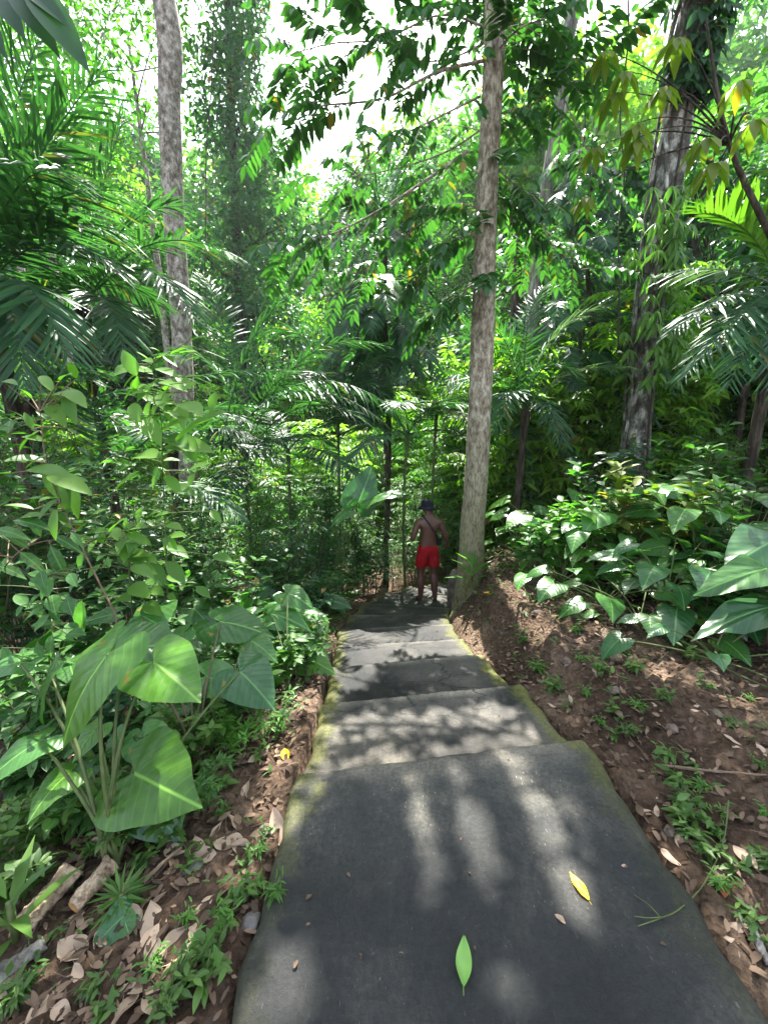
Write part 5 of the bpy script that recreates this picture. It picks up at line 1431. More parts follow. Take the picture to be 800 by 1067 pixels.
KN = ['bushy seedlings', 'oval leaved seedlings', 'tiny green tufts']
for side, (lst, labs_) in enumerate(((sp_left, SL), (sp_right, SR))):
    pp = []
    for i, (x, y) in enumerate(lst):
        q = gp(x, y); s = g_.uniform(.55, 1.05) * (.8 if side == 0 else .9)
        if i < 3:
            pp.append(seedling_proto(i, q, labs_[i], KN[i] + (' in the litter', ' on the bank')[side]))
        else:
            copy_tree(pp[i % 3], q, g_.uniform(0, 6.28), s * (1 if y > 720 else 1.5))

# ================================================================== litter, fallen leaves, wood
def scatter_litter():
    g = np.random.default_rng(700); mb = MB(); tw = MB()
    n = 26000
    x = np.concatenate([g.uniform(-3.2, -.42, n // 2), g.uniform(.9, 4.6, n // 2)]); y = .5 + 6.5 * g.random(n) ** 1.35
    ok = (x < xleft(y) - .03) | (x > xright(y) + .04); x, y = x[ok], y[ok]
    z = ground(x, y) + g.uniform(.002, .022, len(x))
    az = g.uniform(0, 6.28, len(x)); d = np.stack([np.cos(az), np.sin(az), g.normal(0, .25, len(x))], -1)
    nn = np.array([0, 0, 1.0]) + g.normal(0, .4, (len(x), 3))
    mb.leaves(T_OVAL, np.stack([x, y, z], -1), d, nn, g.uniform(.012, .062, len(x)) , g.uniform(.6, 1.3, len(x)))
    m = 900
    x = np.concatenate([g.uniform(-3, -.45, m // 2), g.uniform(.95, 4.4, m // 2)]); y = .6 + 5.5 * g.random(m) ** 1.3
    ok = (x < xleft(y) - .03) | (x > xright(y) + .04); x, y = x[ok], y[ok]
    for a, b in zip(x, y):
        l = g.uniform(.03, .20); t = g.uniform(0, 6.28); p = on_ground(a, b, .006); q = on_ground(a + math.cos(t) * l, b + math.sin(t) * l, .012)
        if xleft(q[1]) - .02 < q[0] < xright(q[1]) + .02: continue
        mb.tube(np.array([p, (p + q) / 2 + g.normal(0, .006, 3), q]), g.uniform(.0008, .003), 4, cap=False)
    tag(mb.build('leaf_litter', M['litter']), 'mixed brown leaf crumbs and twigs strewn over the soil', 'leaf litter', kind='stuff')
    gb = MB()
    n = 5200
    x = np.concatenate([g.uniform(-4, -.5, n // 2), g.uniform(1.0, 5.5, n // 2)]); y = .6 + 8 * g.random(n) ** 1.1
    # on the bank the weeds gather below the bushes, the middle stays bare
    dens = np.where(x < 0, np.clip(.14 + .35 * (y - 1.3) + .7 * sstep(-.75, -1.0, x), .14, 1), np.clip(.10 + .9 * sstep(3.0, 4.6, y + .35 * (x - 2)) + .25 * (wob(x, y, 1.6, 9) > .45), 0, 1))
    ok = ((x < xleft(y) - .03) | (x > xright(y) + .05)) & (g.random(n) < dens); x, y = x[ok], y[ok]
    z = ground(x, y)
    for rep in range(4):
        az = g.uniform(0, 6.28, len(x)); d = np.stack([np.cos(az), np.sin(az), g.uniform(.2, 1.1, len(x))], -1)
        P = np.stack([x + g.normal(0, .02, len(x)), y + g.normal(0, .02, len(x)), z + g.uniform(0, .04, len(x))], -1)
        gb.leaves((T_OVAL, T_LANCE, T_GRASS, T_LANCE)[rep], P, d, np.array([0, 0, 1.0]) + g.normal(0, .3, d.shape), g.uniform(.03, .075, len(x)) * (.35 + .22 * y), 1.0)
    tag(gb.build('ground_weeds', M['grassy']), 'low green weeds covering the soil at the sides of the path', 'weeds', kind='stuff')


scatter_litter()


def dead_leaf_mesh(L, w, curl, twist, seed, m, name='dead_leaf', mesh_only=False):
    g = np.random.default_rng(seed); nu, nv = 9, 13
    v = np.linspace(0, 1, nv); u = np.linspace(-1, 1, nu)
    hw = w * np.sin(np.pi * np.clip(v, .02, .985) ** .85) ** .8
    V = []
    for j in range(nv):
        for i in range(nu):
            x = u[i] * hw[j]; y = v[j]
            z = curl * (abs(u[i]) ** 1.8) * hw[j] * 1.6 + .18 * curl * (y - .5) ** 2 * 3 + twist * x * (y - .5) * 3 + .025 * math.sin(7 * y + 3 * u[i] + seed) + .012 * math.sin(15 * y * u[i] + seed)
            V.append((x, y - .5, z + .02))
    V = np.array(V) * L
    i = np.arange(nv - 1)[:, None] * nu + np.arange(nu - 1)[None]
    q = np.stack([i, i + 1, i + nu + 1, i + nu], -1).reshape(-1, 4)
    mb = MB(); mb.add(V, q); mb.tube(np.array([(0, -.5 * L, .012 * L), (.01 * L, -.66 * L, .0)]), [.010 * L, .006 * L], 5)
    return mb.build(name, m)


def place_leaf(o, x, y, rz, tilt=(0, 0), dz=.004, on_path=False):
    p = gp(x, y); o.location = (p[0], p[1], p[2] + dz); o.rotation_euler = (R(tilt[0]), R(tilt[1]), R(rz))


def single_leaf(label, x, y, L, w, rz, m, curl=.2, seed=1, tilt=(0, 0), name='fallen_leaf', cat='leaf'):
    o = dead_leaf_mesh(L, w, curl, .1, seed, m, name); place_leaf(o, x, y, rz, tilt); tag(o, label, cat); return o


single_leaf('yellow fallen leaf lying on the dark slab', 603, 925, .090, .19, 15, M['yellow'], .15, 2)
single_leaf('fresh green fallen leaf lying on the dark slab', 483, 1003, .115, .20, -12, M['green_leaf'], .2, 4)
single_leaf('yellow heart shaped leaf on the herbs of the soil bank', 734, 826, .055, .42, 200, M['yellow'], .2, 5)
single_leaf('yellow leaf lying at the foot of the straight pale trunk', 510, 619, .13, .24, 70, M['yellow'], .2, 6)
single_leaf('orange yellow leaf in the litter beside the moss', 297, 788, .085, .25, 20, M['yellow'], .3, 7)
single_leaf('tiny curled dark leaf scrap on the dark slab', 583, 960, .035, .25, 40, M['deadleaf'], .6, 8)
single_leaf('small tan leaf scrap beside the yellow leaf on the slab', 650, 904, .020, .3, 80, M['deadleaf'], .3, 9)
single_leaf('pale oval dead leaf lying in the dirt beside the slab edge', 775, 895, .085, .34, 10, M['deadleaf'], .2, 10)
single_leaf('rust red dead leaf beside the pale oval leaf', 752, 928, .07, .3, 150, plain('rust_leaf', (.30, .10, .045), .7), .4, 11)
single_leaf('long tan dead leaf upright against the slab edge by the litter', 288, 862, .13, .22, 25, M['deadleaf'], .3, 12, (30, 0))
def log(label, a, b, r0, r1, seed, m, cut=None, flat=1.0, name='wood_chunk'):
    g = np.random.default_rng(seed); a, b = np.asarray(a), np.asarray(b); mb = MB()
    n, k = 20, 16; ln = bez(a, (a + b) / 2 + g.normal(0, .006, 3), b, np.linspace(0, 1, n)); rr = np.linspace(r0, r1, n) * (1 + .07 * g.normal(0, 1, n)); rr[0] *= .9
    mb.tube(ln, rr, k, wobble=.10)
    V = mb.v[0]; c = V.mean(0); V[:, 2] = c[2] + (V[:, 2] - c[2]) * flat; V += g.normal(0, .0012, V.shape)
    o = thing(name, label, 'wood', a)
    mb.build('bark', m, o)
    if cut:
        cm = MB(); d = unit(b - a); s = unit(np.cross(d, [0, 0, 1])); u = np.cross(s, d); t = np.linspace(0, 6.2832, k, endpoint=False)
        e, rad = (a - d * .001, r0 * .88)
        ring = e + (np.cos(t) * rad)[:, None] * s + (np.sin(t) * rad * flat)[:, None] * u
        cm.add(np.concatenate([ring, e[None] - d * .004]), tris=[(k, i, (i + 1) % k) for i in range(k)])
        cm.build('cut_face', M['wood_cut'], o)
    return o


def gpz(x, y, dz): 
    p = gp(x, y); p[2] += dz; return p


def stone(label, x, y, r, seed, m):
    g = np.random.default_rng(seed); bm = bmesh.new(); bmesh.ops.create_icosphere(bm, subdivisions=3, radius=r)
    for v in bm.verts:
        c = v.co / r; v.co *= 1 + .16 * math.sin(c.x * 3 + seed) * math.sin(c.y * 4 + seed) + .10 * math.sin(c.z * 6 + c.x * 5); v.co.z *= .6
    me = bpy.data.meshes.new('stone'); bm.to_mesh(me); bm.free(); me.materials.append(m); me.polygons.foreach_set('use_smooth', [True] * len(me.polygons))
    o = bpy.data.objects.new('stone', me); COL.objects.link(o); p = gp(x, y); o.location = (p[0], p[1], p[2] + r * .15); tag(o, label, 'stone')


ST_B = plain('brown_stone', (.12, .09, .07), .95, noise=.5, scale=24, bump=.5)
scr = [dead_leaf_mesh(.026, .3, .5, .2, 90 + i, M['litter'], 'leaf_scrap') for i in range(2)]
gs = np.random.default_rng(17)
for i in range(26):
    while True:
        x, y = gs.uniform(240, 760), gs.uniform(640, 1055); p = gp(x, y)
        if xleft(p[1]) + .04 < p[0] < xright(p[1]) - .04: break
    o = scr[i] if i < 2 else scr[i % 2].copy()
    if i >= 2: COL.objects.link(o)
    s = gs.uniform(.25, .9); o.scale = (s, s, s); o.location = (p[0], p[1], p[2] + .003); o.rotation_euler = (gs.normal(0, .2), gs.normal(0, .2), gs.uniform(0, 6.28))
    tag(o, 'tiny brown leaf crumb lying on the concrete path', 'leaf scrap', 'leaf crumbs on the path')
for i, (x, y, rz, l, lab) in enumerate([(600, 700, 30, .05, 'knobbly exposed root low on the bare bank'), (570, 660, -40, .06, 'exposed root at the top of the cut bank'), (520, 660, -60, .05, 'exposed root on the steep cut beside the steps')]):
    a = gpz(x, y, -.01); b = on_ground(a[0] + .5 * math.cos(R(rz)), a[1] + .5 * math.sin(R(rz)), .0); log(lab, a, b, .022, .010, 70 + i, M['bark_dark'], name='root')
for i, (x, y, r_) in enumerate([(640, 720, .035), (590, 690, .04), (700, 760, .03), (745, 745, .035), (560, 640, .05), (500, 640, .04)]):
    stone(('rounded brown stone in the soil bank above the herbs', 'brown stone on the cut bank beside the upper steps', 'small stone near the brown stick on the bank', 'stone below the huge leaves of the big elephant ear', 'stone at the top of the cut bank', 'stone on the cut bank close to the pale trunk')[i], x, y, r_, 80 + i, ST_B)
lab_big = [(160, 965, .15, .25, 35, 'wide grey brown dead leaf spread beside the ferny rosette'), (188, 985, .14, .3, -30, 'torn tan dead leaf overlapping the wide grey brown one'), (75, 992, .11, .34, 75, 'folded tan dead leaf in front of the cut wood chunks'),
           (55, 1040, .13, .28, -20, 'long curled pale dead leaf at the bottom of the photo'), (120, 1055, .10, .16, 5, 'narrow straw coloured dead leaf at the bottom of the photo'), (160, 1045, .09, .34, 50, 'small crumpled dead leaf close to the slab corner'), (270, 768, .13, .24, -10, 'grey dead leaf hanging over the ledge beside the second step'),
           (242, 880, .10, .3, 80, 'brown dead leaf in the sunny litter beside the slab'), (205, 885, .09, .33, 30, 'dark brown crumpled dead leaf under the drooping big leaf'), (210, 945, .08, .3, 130, 'reddish brown dead leaf among the seedlings beside the slab')]
for i, (x, y, L, w_, rz, lb) in enumerate(lab_big):
    single_leaf(lb, x, y, L, w_, rz, M['deadleaf'], (.12 + .05 * (i % 4)) * (-1 if i % 3 == 0 else 1), 20 + i, (8 * (-1) ** i, 6))
# many more dead leaves: two kinds of mesh, copied
pr = [dead_leaf_mesh(.085, (.27, .22, .34, .18)[i], (.15, -.2, .3, .1)[i], (.2, .5, -.4, .3)[i], 40 + i, M['deadleaf']) for i in range(4)]
gd = np.random.default_rng(44)
cnt = [0, 0]
for i in range(130):
    left = i % 2 == 0
    for _ in range(50):
        x, y = (gd.uniform(5, 300), gd.uniform(740, 1062)) if left else (gd.uniform(520, 798), 620 + 440 * gd.random() ** 1.1)
        p = gp(x, y)
        if (left and p[0] < xleft(p[1]) - .05) or (not left and p[0] > xright(p[1]) + .06): break
    o = pr[i] if i < 4 else pr[i % 4].copy()
    if i >= 4: COL.objects.link(o)
    o.location = (p[0], p[1], p[2] + .006); o.rotation_euler = (gd.normal(0, .35), gd.normal(0, .35), gd.uniform(0, 6.28)); s = gd.uniform(.45, 1.25) * (.8 if not left else 1); o.scale = (s, s, s)
    tag(o, 'dry brown dead leaf in the litter on the leafy side of the slab' if left else 'dry pale dead leaf scattered on the soil bank', 'dead leaf', 'dead leaves in the litter' if left else 'dead leaves on the bank')


log('short log with an orange cut end near the ferny rosette', gpz(78, 955, .035), gpz(118, 910, .045), .026, .032, 1, M['wood'], True)
log('broken split log slanting up behind the orange ended one', gpz(25, 975, .03), gpz(78, 915, .05), .034, .040, 2, M['wood'], None, .75)
log('flat grey weathered wood slab at the lower photo edge', gpz(-15, 1030, .02), gpz(48, 988, .03), .030, .022, 3, M['bark_grey'], None, .45, name='wood_slab')
log('thin dead stick lying across the leaf litter near the slab', gpz(150, 925, .02), gpz(190, 890, .03), .007, .005, 4, M['twig'], name='fallen_stick')
log('thin brown stick on the soil bank near the photo edge', gpz(690, 800, .012), gpz(798, 812, .02), .006, .004, 5, M['twig'], name='fallen_stick')
log('pale root stub poking out of the bank soil', gpz(632, 655, .0), gpz(640, 690, .01), .045, .05, 6, M['wood'], None, .6, name='root')
log('dry branch lying along the slab edge in the litter', gpz(780, 960, .015), gpz(800, 1010, .02), .012, .009, 8, M['bark_grey'], name='fallen_stick')


ST = plain('grey_stone', (.11, .10, .09), .9, noise=.4, scale=30, bump=.4)
stone('grey stone half sunk in the litter below the sunny soil', 203, 905, .032, 1, ST)
stone('dark stone in the litter beside the slab corner', 262, 962, .03, 2, ST)
stone('small grey stone in the soil along the slab edge', 698, 868, .022, 3, ST)
stone('flat stone on the ledge beside the second step', 295, 745, .04, 4, ST)

# green trailing stem lying over the slab edge
mb = MB(); pts = [gpz(757, 845, .05), gpz(752, 885, .03), gpz(733, 925, .02), gpz(708, 950, .012), gpz(688, 960, .012), gpz(664, 968, .01)]
tr_ = thing('trailing_stem', 'thin green trailing stem lying over the slab edge onto the concrete', 'stem', pts[0])
mb.tube(smooth_line(pts, 8), np.linspace(.0028, .0015, 41), 6); mb.tube(smooth_line([gpz(688, 960, .012), gpz(675, 946, .012), gpz(660, 935, .01)], 5), np.linspace(.0018, .001, 11), 5); mb.tube(smooth_line([gpz(690, 959, .012), gpz(675, 962, .02), gpz(660, 959, .015)], 5), np.linspace(.0018, .001, 11), 5)
mb.build('stem', M['stem'], tr_)

# concrete stub of a side wall at the bend
def wall_stub():
    bm = bmesh.new(); bmesh.ops.create_cube(bm, size=1)
    for v in bm.verts: v.co = Vector((v.co.x * .16, v.co.y * .4, v.co.z * .8))
    bmesh.ops.bevel(bm, geom=bm.edges[:], offset=.02, segments=2); bmesh.ops.subdivide_edges(bm, edges=bm.edges[:], cuts=3, use_grid_fill=True)
    for v in bm.verts: v.co += Vector((.012 * math.sin(v.co.z * 23), .01 * math.sin(v.co.x * 31 + v.co.z * 17), .006 * math.sin(v.co.y * 29)))
    me = bpy.data.meshes.new('low_wall'); bm.to_mesh(me); bm.free(); me.materials.append(plain('wall_concrete', (.13, .11, .085), .9, noise=.5, scale=9, bump=.5))
    o = bpy.data.objects.new('low_wall', me); COL.objects.link(o); q = at(473, 602, 5.75); o.location = (q[0] + .06, q[1] + .22, q[2] - .40); o.rotation_euler = (0, 0, R(-20))
    tag(o, 'low rough concrete wall stub between the path and the straight pale trunk', 'wall')


wall_stub()


# ================================================================== the walking person
def person():
    foot = np.array([.70, 6.22, 0]); foot[2] = float(zpath(6.22)) - .03
    J = dict(pel=(0, 0, .90), waist=(0, -.012, 1.06), chest=(0, -.02, 1.22), upper=(0, -.02, 1.34), neck=(0, .005, 1.445), head=(-.012, .03, 1.54), crown=(-.018, .035, 1.615), nose=(-.075, .115, 1.525), chin=(-.045, .075, 1.475),
             earL=(-.085, .02, 1.535), earR=(.066, .045, 1.535),
             hipL=(-.085, 0, .84), kneeL=(-.105, .035, .47), calfL=(-.108, -.005, .33), ankL=(-.11, -.02, .085), heelL=(-.11, -.045, .045), toeL=(-.135, .13, .04),
             hipR=(.085, 0, .84), kneeR=(.105, .02, .47), calfR=(.11, -.035, .33), ankR=(.115, -.07, .095), heelR=(.115, -.10, .065), toeR=(.14, .07, .04),
             shL=(-.175, -.02, 1.335), elL=(-.265, -.05, 1.07), wrL=(-.235, .16, 1.00), paL=(-.215, .225, 1.0),
             shR=(.175, -.02, 1.335), elR=(.275, -.06, 1.08), wrR=(.345, .10, .93), paR=(.365, .155, .885))
    Rd = dict(pel=(.158, .112), waist=(.142, .105), chest=(.168, .118), upper=(.150, .100), neck=(.058, .060), head=(.085, .098), crown=(.060, .07), nose=(.014, .014), chin=(.035, .035), earL=(.013, .02), earR=(.013, .02),
              hipL=(.092, .098), kneeL=(.060, .062), calfL=(.060, .066), ankL=(.036, .040), heelL=(.034, .034), toeL=(.040, .024), hipR=(.092, .098), kneeR=(.060, .062), calfR=(.060, .066), ankR=(.036, .040), heelR=(.034, .034), toeR=(.040, .024),
              shL=(.070, .068), elL=(.045, .045), wrL=(.028, .026), paL=(.036, .018), shR=(.070, .068), elR=(.045, .045), wrR=(.028, .026), paR=(.036, .018))
    E = [('pel', 'waist'), ('waist', 'chest'), ('chest', 'upper'), ('upper', 'neck'), ('neck', 'head'), ('head', 'crown'), ('head', 'nose'), ('head', 'chin'), ('head', 'earL'), ('head', 'earR'),
         ('pel', 'hipL'), ('hipL', 'kneeL'), ('kneeL', 'calfL'), ('calfL', 'ankL'), ('ankL', 'heelL'), ('ankL', 'toeL'), ('pel', 'hipR'), ('hipR', 'kneeR'), ('kneeR', 'calfR'), ('calfR', 'ankR'), ('ankR', 'heelR'), ('ankR', 'toeR'),
         ('upper', 'shL'), ('shL', 'elL'), ('elL', 'wrL'), ('wrL', 'paL'), ('upper', 'shR'), ('shR', 'elR'), ('elR', 'wrR'), ('wrR', 'paR')]
    # five fingers on each hand, curled
    for s, pa, wr in (('L', 'paL', 'wrL'), ('R', 'paR', 'wrR')):
        p, w = np.array(J[pa]), np.array(J[wr]); d = unit(p - w); side = unit(np.cross(d, [0, 0, 1])); up = np.cross(side, d)
        for k, (off, ln) in enumerate(((-.030, .055), (-.011, .068), (.009, .066), (.028, .052))):
            b = p + side * off + d * .022; m_ = b + d * ln * .5 - up * .010; e = b + d * ln * .8 - up * .034
            for nm, q, r_ in (('a', b, .0095), ('b', m_, .0085), ('c', e, .007)):
                J[f'f{s}{k}{nm}'] = tuple(q); Rd[f'f{s}{k}{nm}'] = (r_, r_)
            E += [(pa, f'f{s}{k}a'), (f'f{s}{k}a', f'f{s}{k}b'), (f'f{s}{k}b', f'f{s}{k}c')]
        ts = 1 if s == 'L' else -1
        b = w + d * .03 + side * ts * .034 - up * .005; e = b + d * .045 + side * ts * .018 - up * .02
        for nm, q, r_ in (('a', b, .012), ('b', e, .009)):
            J[f't{s}{nm}'] = tuple(q); Rd[f't{s}{nm}'] = (r_, r_)
        E += [(wr, f't{s}a'), (f't{s}a', f't{s}b')]

    def skin(J, Rd, E, root, name, levels=2):
        keys = list(J); me = bpy.data.meshes.new(name); me.from_pydata([J[k] for k in keys], [(keys.index(a), keys.index(b)) for a, b in E], []); me.update()
        o = bpy.data.objects.new(name, me); COL.objects.link(o)
        sm = o.modifiers.new('skin', 'SKIN'); sm.use_smooth_shade = True; sm.branch_smoothing = .4
        sd = me.skin_vertices[0].data if me.skin_vertices else None
        if sd is None:
            me.skin_vertices.new() if hasattr(me.skin_vertices, 'new') else None
            sd = me.skin_vertices[0].data
        for i, k in enumerate(keys):
            sd[i].radius = Rd[k]; sd[i].use_root = k == root
        ss = o.modifiers.new('sub', 'SUBSURF'); ss.levels = levels; ss.render_levels = levels
        bpy.context.view_layer.update()
        dg = bpy.context.evaluated_depsgraph_get()
        nm = bpy.data.meshes.new_from_object(o.evaluated_get(dg))
        bpy.data.objects.remove(o); bpy.data.meshes.remove(me)
        nm.name = name
        nm.polygons.foreach_set('use_smooth', [True] * len(nm.polygons))
        return nm

    skin_m = plain('brown_skin', (.095, .042, .028), .45, .4, noise=.15, scale=6, bump=.02)
    body = skin(J, Rd, E, 'pel', 'person')
    body.materials.clear(); body.materials.append(skin_m)
    po = bpy.data.objects.new('person', body); COL.objects.link(po)
    po.location = tuple(foot); po.rotation_euler = (0, 0, R(10))
    tag(po, 'bare chested person in red shorts and dark bucket hat walking away down the path', 'person')

    def child(me, m):
        me.materials.clear(); me.materials.append(m); o = bpy.data.objects.new(me.name, me); COL.objects.link(o); o.parent = po; return o
    # shorts
    up = .022
    SJ = dict(pel=J['pel'], waist=(0, -.008, 1.03), hipL=J['hipL'], thL=(-.102, .02, .60), endL=(-.106, .028, .50), hipR=J['hipR'], thR=(.102, .012, .60), endR=(.106, .018, .50))
    SR_ = dict(pel=(.178, .134), waist=(.152, .116), hipL=(.115, .122), thL=(.098, .104), endL=(.098, .104), hipR=(.115, .122), thR=(.098, .104), endR=(.098, .104))
    sh = skin(SJ, SR_, [('pel', 'waist'), ('pel', 'hipL'), ('hipL', 'thL'), ('thL', 'endL'), ('pel', 'hipR'), ('hipR', 'thR'), ('thR', 'endR')], 'pel', 'shorts')
    bm = bmesh.new(); bm.from_mesh(sh)
    bmesh.ops.bisect_plane(bm, geom=bm.verts[:] + bm.edges[:] + bm.faces[:], plane_co=(0, 0, .985), plane_no=(0, .05, 1), clear_outer=True)
    bmesh.ops.bisect_plane(bm, geom=bm.verts[:] + bm.edges[:] + bm.faces[:], plane_co=(0, 0, .605), plane_no=(0, 0, -1), clear_outer=True)
    for v in bm.verts:
        v.co.x *= 1 + .03 * math.sin(v.co.z * 40) * math.sin(math.atan2(v.co.y, v.co.x) * 5)
    bm.to_mesh(sh); bm.free()
    child(sh, plain('red_cloth', (.28, .005, .009), .75, .2, noise=.15, scale=25, bump=.15))
    # hat
    mb = MB(); c = np.array([-.016, .034, 1.565]); prof = [(.148, -.030), (.152, -.026), (.12, .002), (.104, .012), (.104, .020), (.100, .075), (.086, .098), (.05, .108), (.001, .110)]
    K = 28; t = np.linspace(0, 6.2832, K, endpoint=False); V = np.concatenate([np.stack([np.cos(t) * r_ * .95, np.sin(t) * r_ * 1.06, np.full(K, z) + (.006 * np.sin(2 * t) if r_ > .11 else 0)], -1) for r_, z in prof]) + c
    i = np.arange(len(prof) - 1)[:, None] * K; j = np.arange(K)[None]; j2 = (j + 1) % K
    mb.add(V, np.stack([i + j, i + j2, i + K + j2, i + K + j], -1).reshape(-1, 4))
    h = mb.build('hat', plain('navy_cloth', (.012, .014, .022), .85, .2, noise=.3, scale=30)); h.parent = po
    # strap across the back and chest, laid on the body by rays
    bv = BVHTree.FromPolygons([v.co for v in body.vertices], [p.vertices[:] for p in body.polygons])
    A, B = np.array([-.075, 0, 1.405]), np.array([.165, 0, 1.04]); mid = (A + B) / 2 + np.array([0, -.015, 0]); ax = unit(A - B); loop = []
    for a in np.linspace(0, 2 * math.pi, 48, endpoint=False):
        d = ax * math.cos(a) + np.array([0, -1.0, 0]) * math.sin(a)
        hit = bv.ray_cast(Vector(mid + d * .6), Vector(-d))
        if hit[0] is not None: loop.append(np.array(hit[0]) + d * .007)
    loop = np.array(loop); loop = (np.roll(loop, 1, 0) + 2 * loop + np.roll(loop, -1, 0)) / 4; loop += unit(loop - mid) * .004
    mb = MB(); mb.tube(np.concatenate([loop, loop[:2]]), .013, 6, cap=False)
    st = mb.build('strap', plain('black_strap', (.010, .010, .011), .7)); st.parent = po
    # small bag in front at the end of the strap
    bm = bmesh.new(); bmesh.ops.create_cube(bm, size=1); 
    for v in bm.verts: v.co = Vector((.195 + v.co.x * .05, .07 + v.co.y * .16, 1.0 + v.co.z * .13))
    bmesh.ops.bevel(bm, geom=bm.edges[:], offset=.018, segments=3); me = bpy.data.meshes.new('pouch'); bm.to_mesh(me); bm.free(); child(me, plain('black_pouch', (.012, .012, .013), .7))
    for s, (hx, hy, hz), (tx, ty, tz) in (('L', J['heelL'], J['toeL']), ('R', J['heelR'], J['toeR'])):
        mb = MB(); a, b = np.array([hx, hy - .03, .012]), np.array([tx, ty + .045, .012]); d = b - a; sd = unit(np.cross(d, [0, 0, 1])); pts = []
        prof = [(0, .025), (.08, .036), (.3, .036), (.5, .034), (.75, .045), (.92, .036), (1.0, .012)]
        top = np.array([a + d * t_ + sd * w_ for t_, w_ in prof] + [a + d * t_ - sd * w_ for t_, w_ in prof[::-1]]); K = len(top)
        bot = top.copy(); bot[:, 2] -= .018
        V = np.concatenate([top, bot, top.mean(0)[None], bot.mean(0)[None]])
        mb.add(V, [(k, (k + 1) % K, K + (k + 1) % K, K + k) for k in range(K)], [(2 * K, (k + 1) % K, k) for k in range(K)] + [(2 * K + 1, K + k, K + (k + 1) % K) for k in range(K)])
        f = a + d * .62; mb.tube(bez(f + sd * .045, f + np.array([0, 0, .10]), f - sd * .045, np.linspace(0, 1, 8)), .007, 5)
        o = mb.build('sandal', plain('sandal_rubber', (.03, .028, .028), .8)); o.parent = po


person()

# ================================================================== the forest behind
gf = np.random.default_rng(900)
# lit undergrowth on the far slope
lit_sh = []
spots = [(-5.2, 11.5), (-4.0, 12.6), (-2.9, 11.8), (-6.8, 12.4), (-5.6, 13.8), (-3.6, 14.5), (-2.0, 13.4), (-8.2, 13.5), (-1.2, 12.4), (-7.0, 15.4), (-4.6, 16.4), (-2.4, 16.2), (-.4, 14.6), (-9.6, 11.6), (-10.5, 14.6), (-8.8, 16.6), (.8, 12.8), (1.2, 15.5), (-3.0, 18.5), (-6.0, 18.5), (-.5, 18.0), (-8.5, 19.5), (-11.5, 18), (2.6, 11.6), (4.2, 12.6), (6.2, 11.2), (7.6, 12.8), (9.4, 11.6), (11.4, 12.6), (5.2, 9.4), (8.6, 9.8), (10.4, 9.4), (3.4, 14.2), (6.4, 15.0), (9.6, 14.8), (12.6, 15.5), (1.9, 13.2), (-11.0, 12.6), (-12.6, 10.2), (-7.4, 10.4), (-4.6, 10.2), (3.4, 8.2), (5.0, 7.9), (6.4, 8.6), (7.6, 7.4), (2.6, 8.6)]
for i, (x, y) in enumerate(spots):
    if i < 3:
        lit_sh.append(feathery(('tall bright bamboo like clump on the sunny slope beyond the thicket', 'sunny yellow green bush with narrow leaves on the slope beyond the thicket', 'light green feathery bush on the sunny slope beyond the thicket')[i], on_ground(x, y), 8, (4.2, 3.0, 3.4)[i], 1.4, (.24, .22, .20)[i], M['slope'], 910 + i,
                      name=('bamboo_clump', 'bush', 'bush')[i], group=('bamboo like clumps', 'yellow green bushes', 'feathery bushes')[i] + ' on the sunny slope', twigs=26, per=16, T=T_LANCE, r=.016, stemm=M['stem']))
    else:
        copy_tree(lit_sh[i % 3], on_ground(x, y, -.1), gf.uniform(0, 6.28), gf.uniform(.95, 1.45))

# middle distance trees and bushes on the bank side
mids = [(6.8, 9.4, 5.5), (9.4, 8.8, 5.0), (4.6, 12.6, 6.0), (10.8, 13.5, 7.0), (5.8, 16.5, 8.0), (9.0, 17.5, 9.0), (3.4, 17.4, 7.0), (12.5, 14.5, 8.5), (13.5, 10.8, 7.5), (7.2, 18, 9.5), (11, 18.5, 10), (4.2, 19, 9), (15, 17, 10), (1.5, 20, 8), (-13, 12, 7), (-15, 15, 8), (-11.5, 10.2, 5.5), (-9.0, 9.5, 4.0), (-7.2, 9.4, 3.5), (13, 21, 12), (8, 22, 11), (17, 20, 12), (18, 13, 11), (3.0, 22, 9), (-17, 19, 15), (-15, 22, 14), (-19, 15, 13), (14, 6.5, 10), (15.5, 9.5, 11), (12, 3.5, 8), (-12, 5.5, 8), (5.2, 12.8, 9), (9.8, 13, 11)]
mp_ = []
for i, (x, y, h) in enumerate(mids):
    if i < 3:
        b = on_ground(x, y); H = 8.0; c = b + np.array([0, 0, H * .62])
        mp_.append(tree('forest_tree', ('shaded forest tree with dense dark leaves closing the view behind the bank', 'forest tree with bluish leaves closing the view behind the bank', 'lighter leafy forest tree closing the view behind the bank')[i],
                        ('dark', 'bluish', 'lighter')[i] + ' forest trees behind the bank', [b, b + np.array([.1, 0, H * .4]), b + np.array([0, .1, H * .9])], [.10, .08, .03], M['bark_dark'],
                        [(c, (2.2, 2.2, 3.1), 120), (b + np.array([0, 0, 1.6]), (1.8, 1.8, 1.4), 40)], T_OVAL, .25, 28, M[('dark', 'blue', 'mid')[i]], spread=.42, seed=930 + i, sides=7, prune=False))
    else:
        copy_tree(mp_[i % 3], on_ground(x, y, -.1), gf.uniform(0, 6.28), h / 8.0)

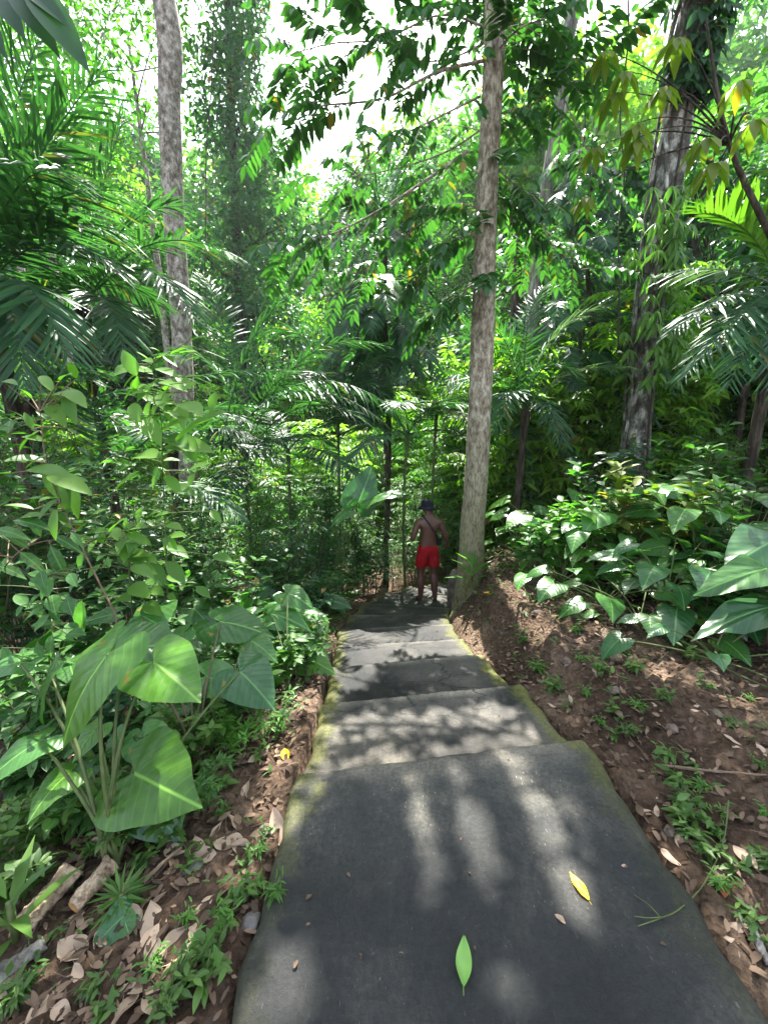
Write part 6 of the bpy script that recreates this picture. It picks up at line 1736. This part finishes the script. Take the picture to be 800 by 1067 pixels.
# far wood
far_p = []
FT = 'tall far tree of the sunlit wood beyond the valley'
n_far = 0
for ring, (yy, m) in enumerate(((24, 14), (31, 16), (40, 18), (52, 18))):
    for k in range(m):
        x = (k + .5) / m * 2 - 1; x = x * (yy * 1.05 + 3) + gf.uniform(-1.2, 1.2); y = yy + gf.uniform(-2.5, 2.5)
        ang = x / y
        gap = -.62 < ang < .12                      # where the sky shows low
        h = (yy * .70 + 3) * gf.uniform(.6, 1.2) if not gap else (yy * .57 + 3) * gf.uniform(.65, 1.15)
        i = n_far; n_far += 1
        if i < 4:
            b = on_ground(x, y); H = 20.0
            far_p.append(tree('forest_tree', ('round leafy tree standing in the far sunlit wood', 'loose pale green tree standing in the far sunlit wood', 'narrow dark tree standing in the far sunlit wood', 'spreading bright tree standing in the far sunlit wood')[i],
                              ('round', 'loose pale', 'narrow dark', 'spreading bright')[i] + ' trees of the far wood', [b, b + np.array([.2, 0, H * .5]), b + np.array([0, .1, H * .92])], [.2, .15, .05], M[('bark_dark', 'bark_grey')[i % 2]],
                              [(b + np.array([0, 0, H * .68]), ((3.6, 3.8, 2.6, 4.4)[i],) * 2 + ((5.6, 6.0, 6.6, 5.0)[i],), 190), (b + np.array([0, 0, H * .25]), (3.0, 3.0, 4.6), 80)], T_TINY, .46, 34, M[('mid', 'slope', 'dark', 'bright')[i]], spread=.7, seed=950 + i, sides=6, prune=False))
            s = h / 20.0; far_p[-1].scale = (s, s, s)
        else:
            copy_tree(far_p[i % 4], on_ground(x, y, -.2), gf.uniform(0, 6.28), h / 20.0)
EXPOSURE = 2.38
HAZE = .0006

# ================================================================== light and air
w = bpy.data.worlds.new("World"); scene.world = w; w.use_nodes = True
wn, wl = w.node_tree.nodes, w.node_tree.links
wn.clear()
sky = wn.new('ShaderNodeTexSky'); sky.sky_type = 'NISHITA'; sky.sun_disc = False
sky.sun_elevation = SUN_EL; sky.sun_rotation = SUN_AZ; sky.dust_density = 2.0; sky.air_density = 1.0
bg = wn.new('ShaderNodeBackground'); bg.inputs['Strength'].default_value = .15
hs = wn.new('ShaderNodeHueSaturation'); hs.inputs['Saturation'].default_value = .55      # thin bright cloud
wl.new(sky.outputs[0], hs.inputs['Color']); wl.new(hs.outputs[0], bg.inputs[0])
wo = wn.new('ShaderNodeOutputWorld'); wl.new(bg.outputs[0], wo.inputs['Surface'])
sl = bpy.data.lights.new('sun', 'SUN'); sl.energy = 5.0; sl.angle = R(.5); sl.color = (1, .965, .90)
so = bpy.data.objects.new('sun', sl); COL.objects.link(so)
so.rotation_euler = Vector(-SUN).to_track_quat('-Z', 'Y').to_euler()
so.location = (0, 0, 40)

vs = scene.view_settings
vs.view_transform = 'Standard'; vs.look = 'None'; vs.exposure = EXPOSURE; vs.gamma = 1; vs.use_curve_mapping = False
scene.cycles.use_denoising = True
scene.cycles.max_bounces = 7; scene.cycles.diffuse_bounces = 4; scene.cycles.transmission_bounces = 4; scene.cycles.glossy_bounces = 2
scene.cycles.sample_clamp_indirect = 6

# air between the trees
hm = bpy.data.materials.new('air'); hm.use_nodes = True; hn, hl = hm.node_tree.nodes, hm.node_tree.links; hn.clear()
pv = hn.new('ShaderNodeVolumePrincipled'); pv.inputs['Color'].default_value = (.86, .93, .95, 1); pv.inputs['Density'].default_value = HAZE; pv.inputs['Anisotropy'].default_value = .3
ho_ = hn.new('ShaderNodeOutputMaterial'); hl.new(pv.outputs[0], ho_.inputs['Volume'])
mb = MB(); X0, X1, Y0, Y1, Z0, Z1 = -130, 130, -70, 170, -8, 60
mb.add([(x, y, z) for x in (X0, X1) for y in (Y0, Y1) for z in (Z0, Z1)], [(0, 1, 3, 2), (4, 6, 7, 5), (0, 4, 5, 1), (2, 3, 7, 6), (0, 2, 6, 4), (1, 5, 7, 3)])
hz = mb.build('haze', hm, smooth=False); tag(hz, kind='stuff')
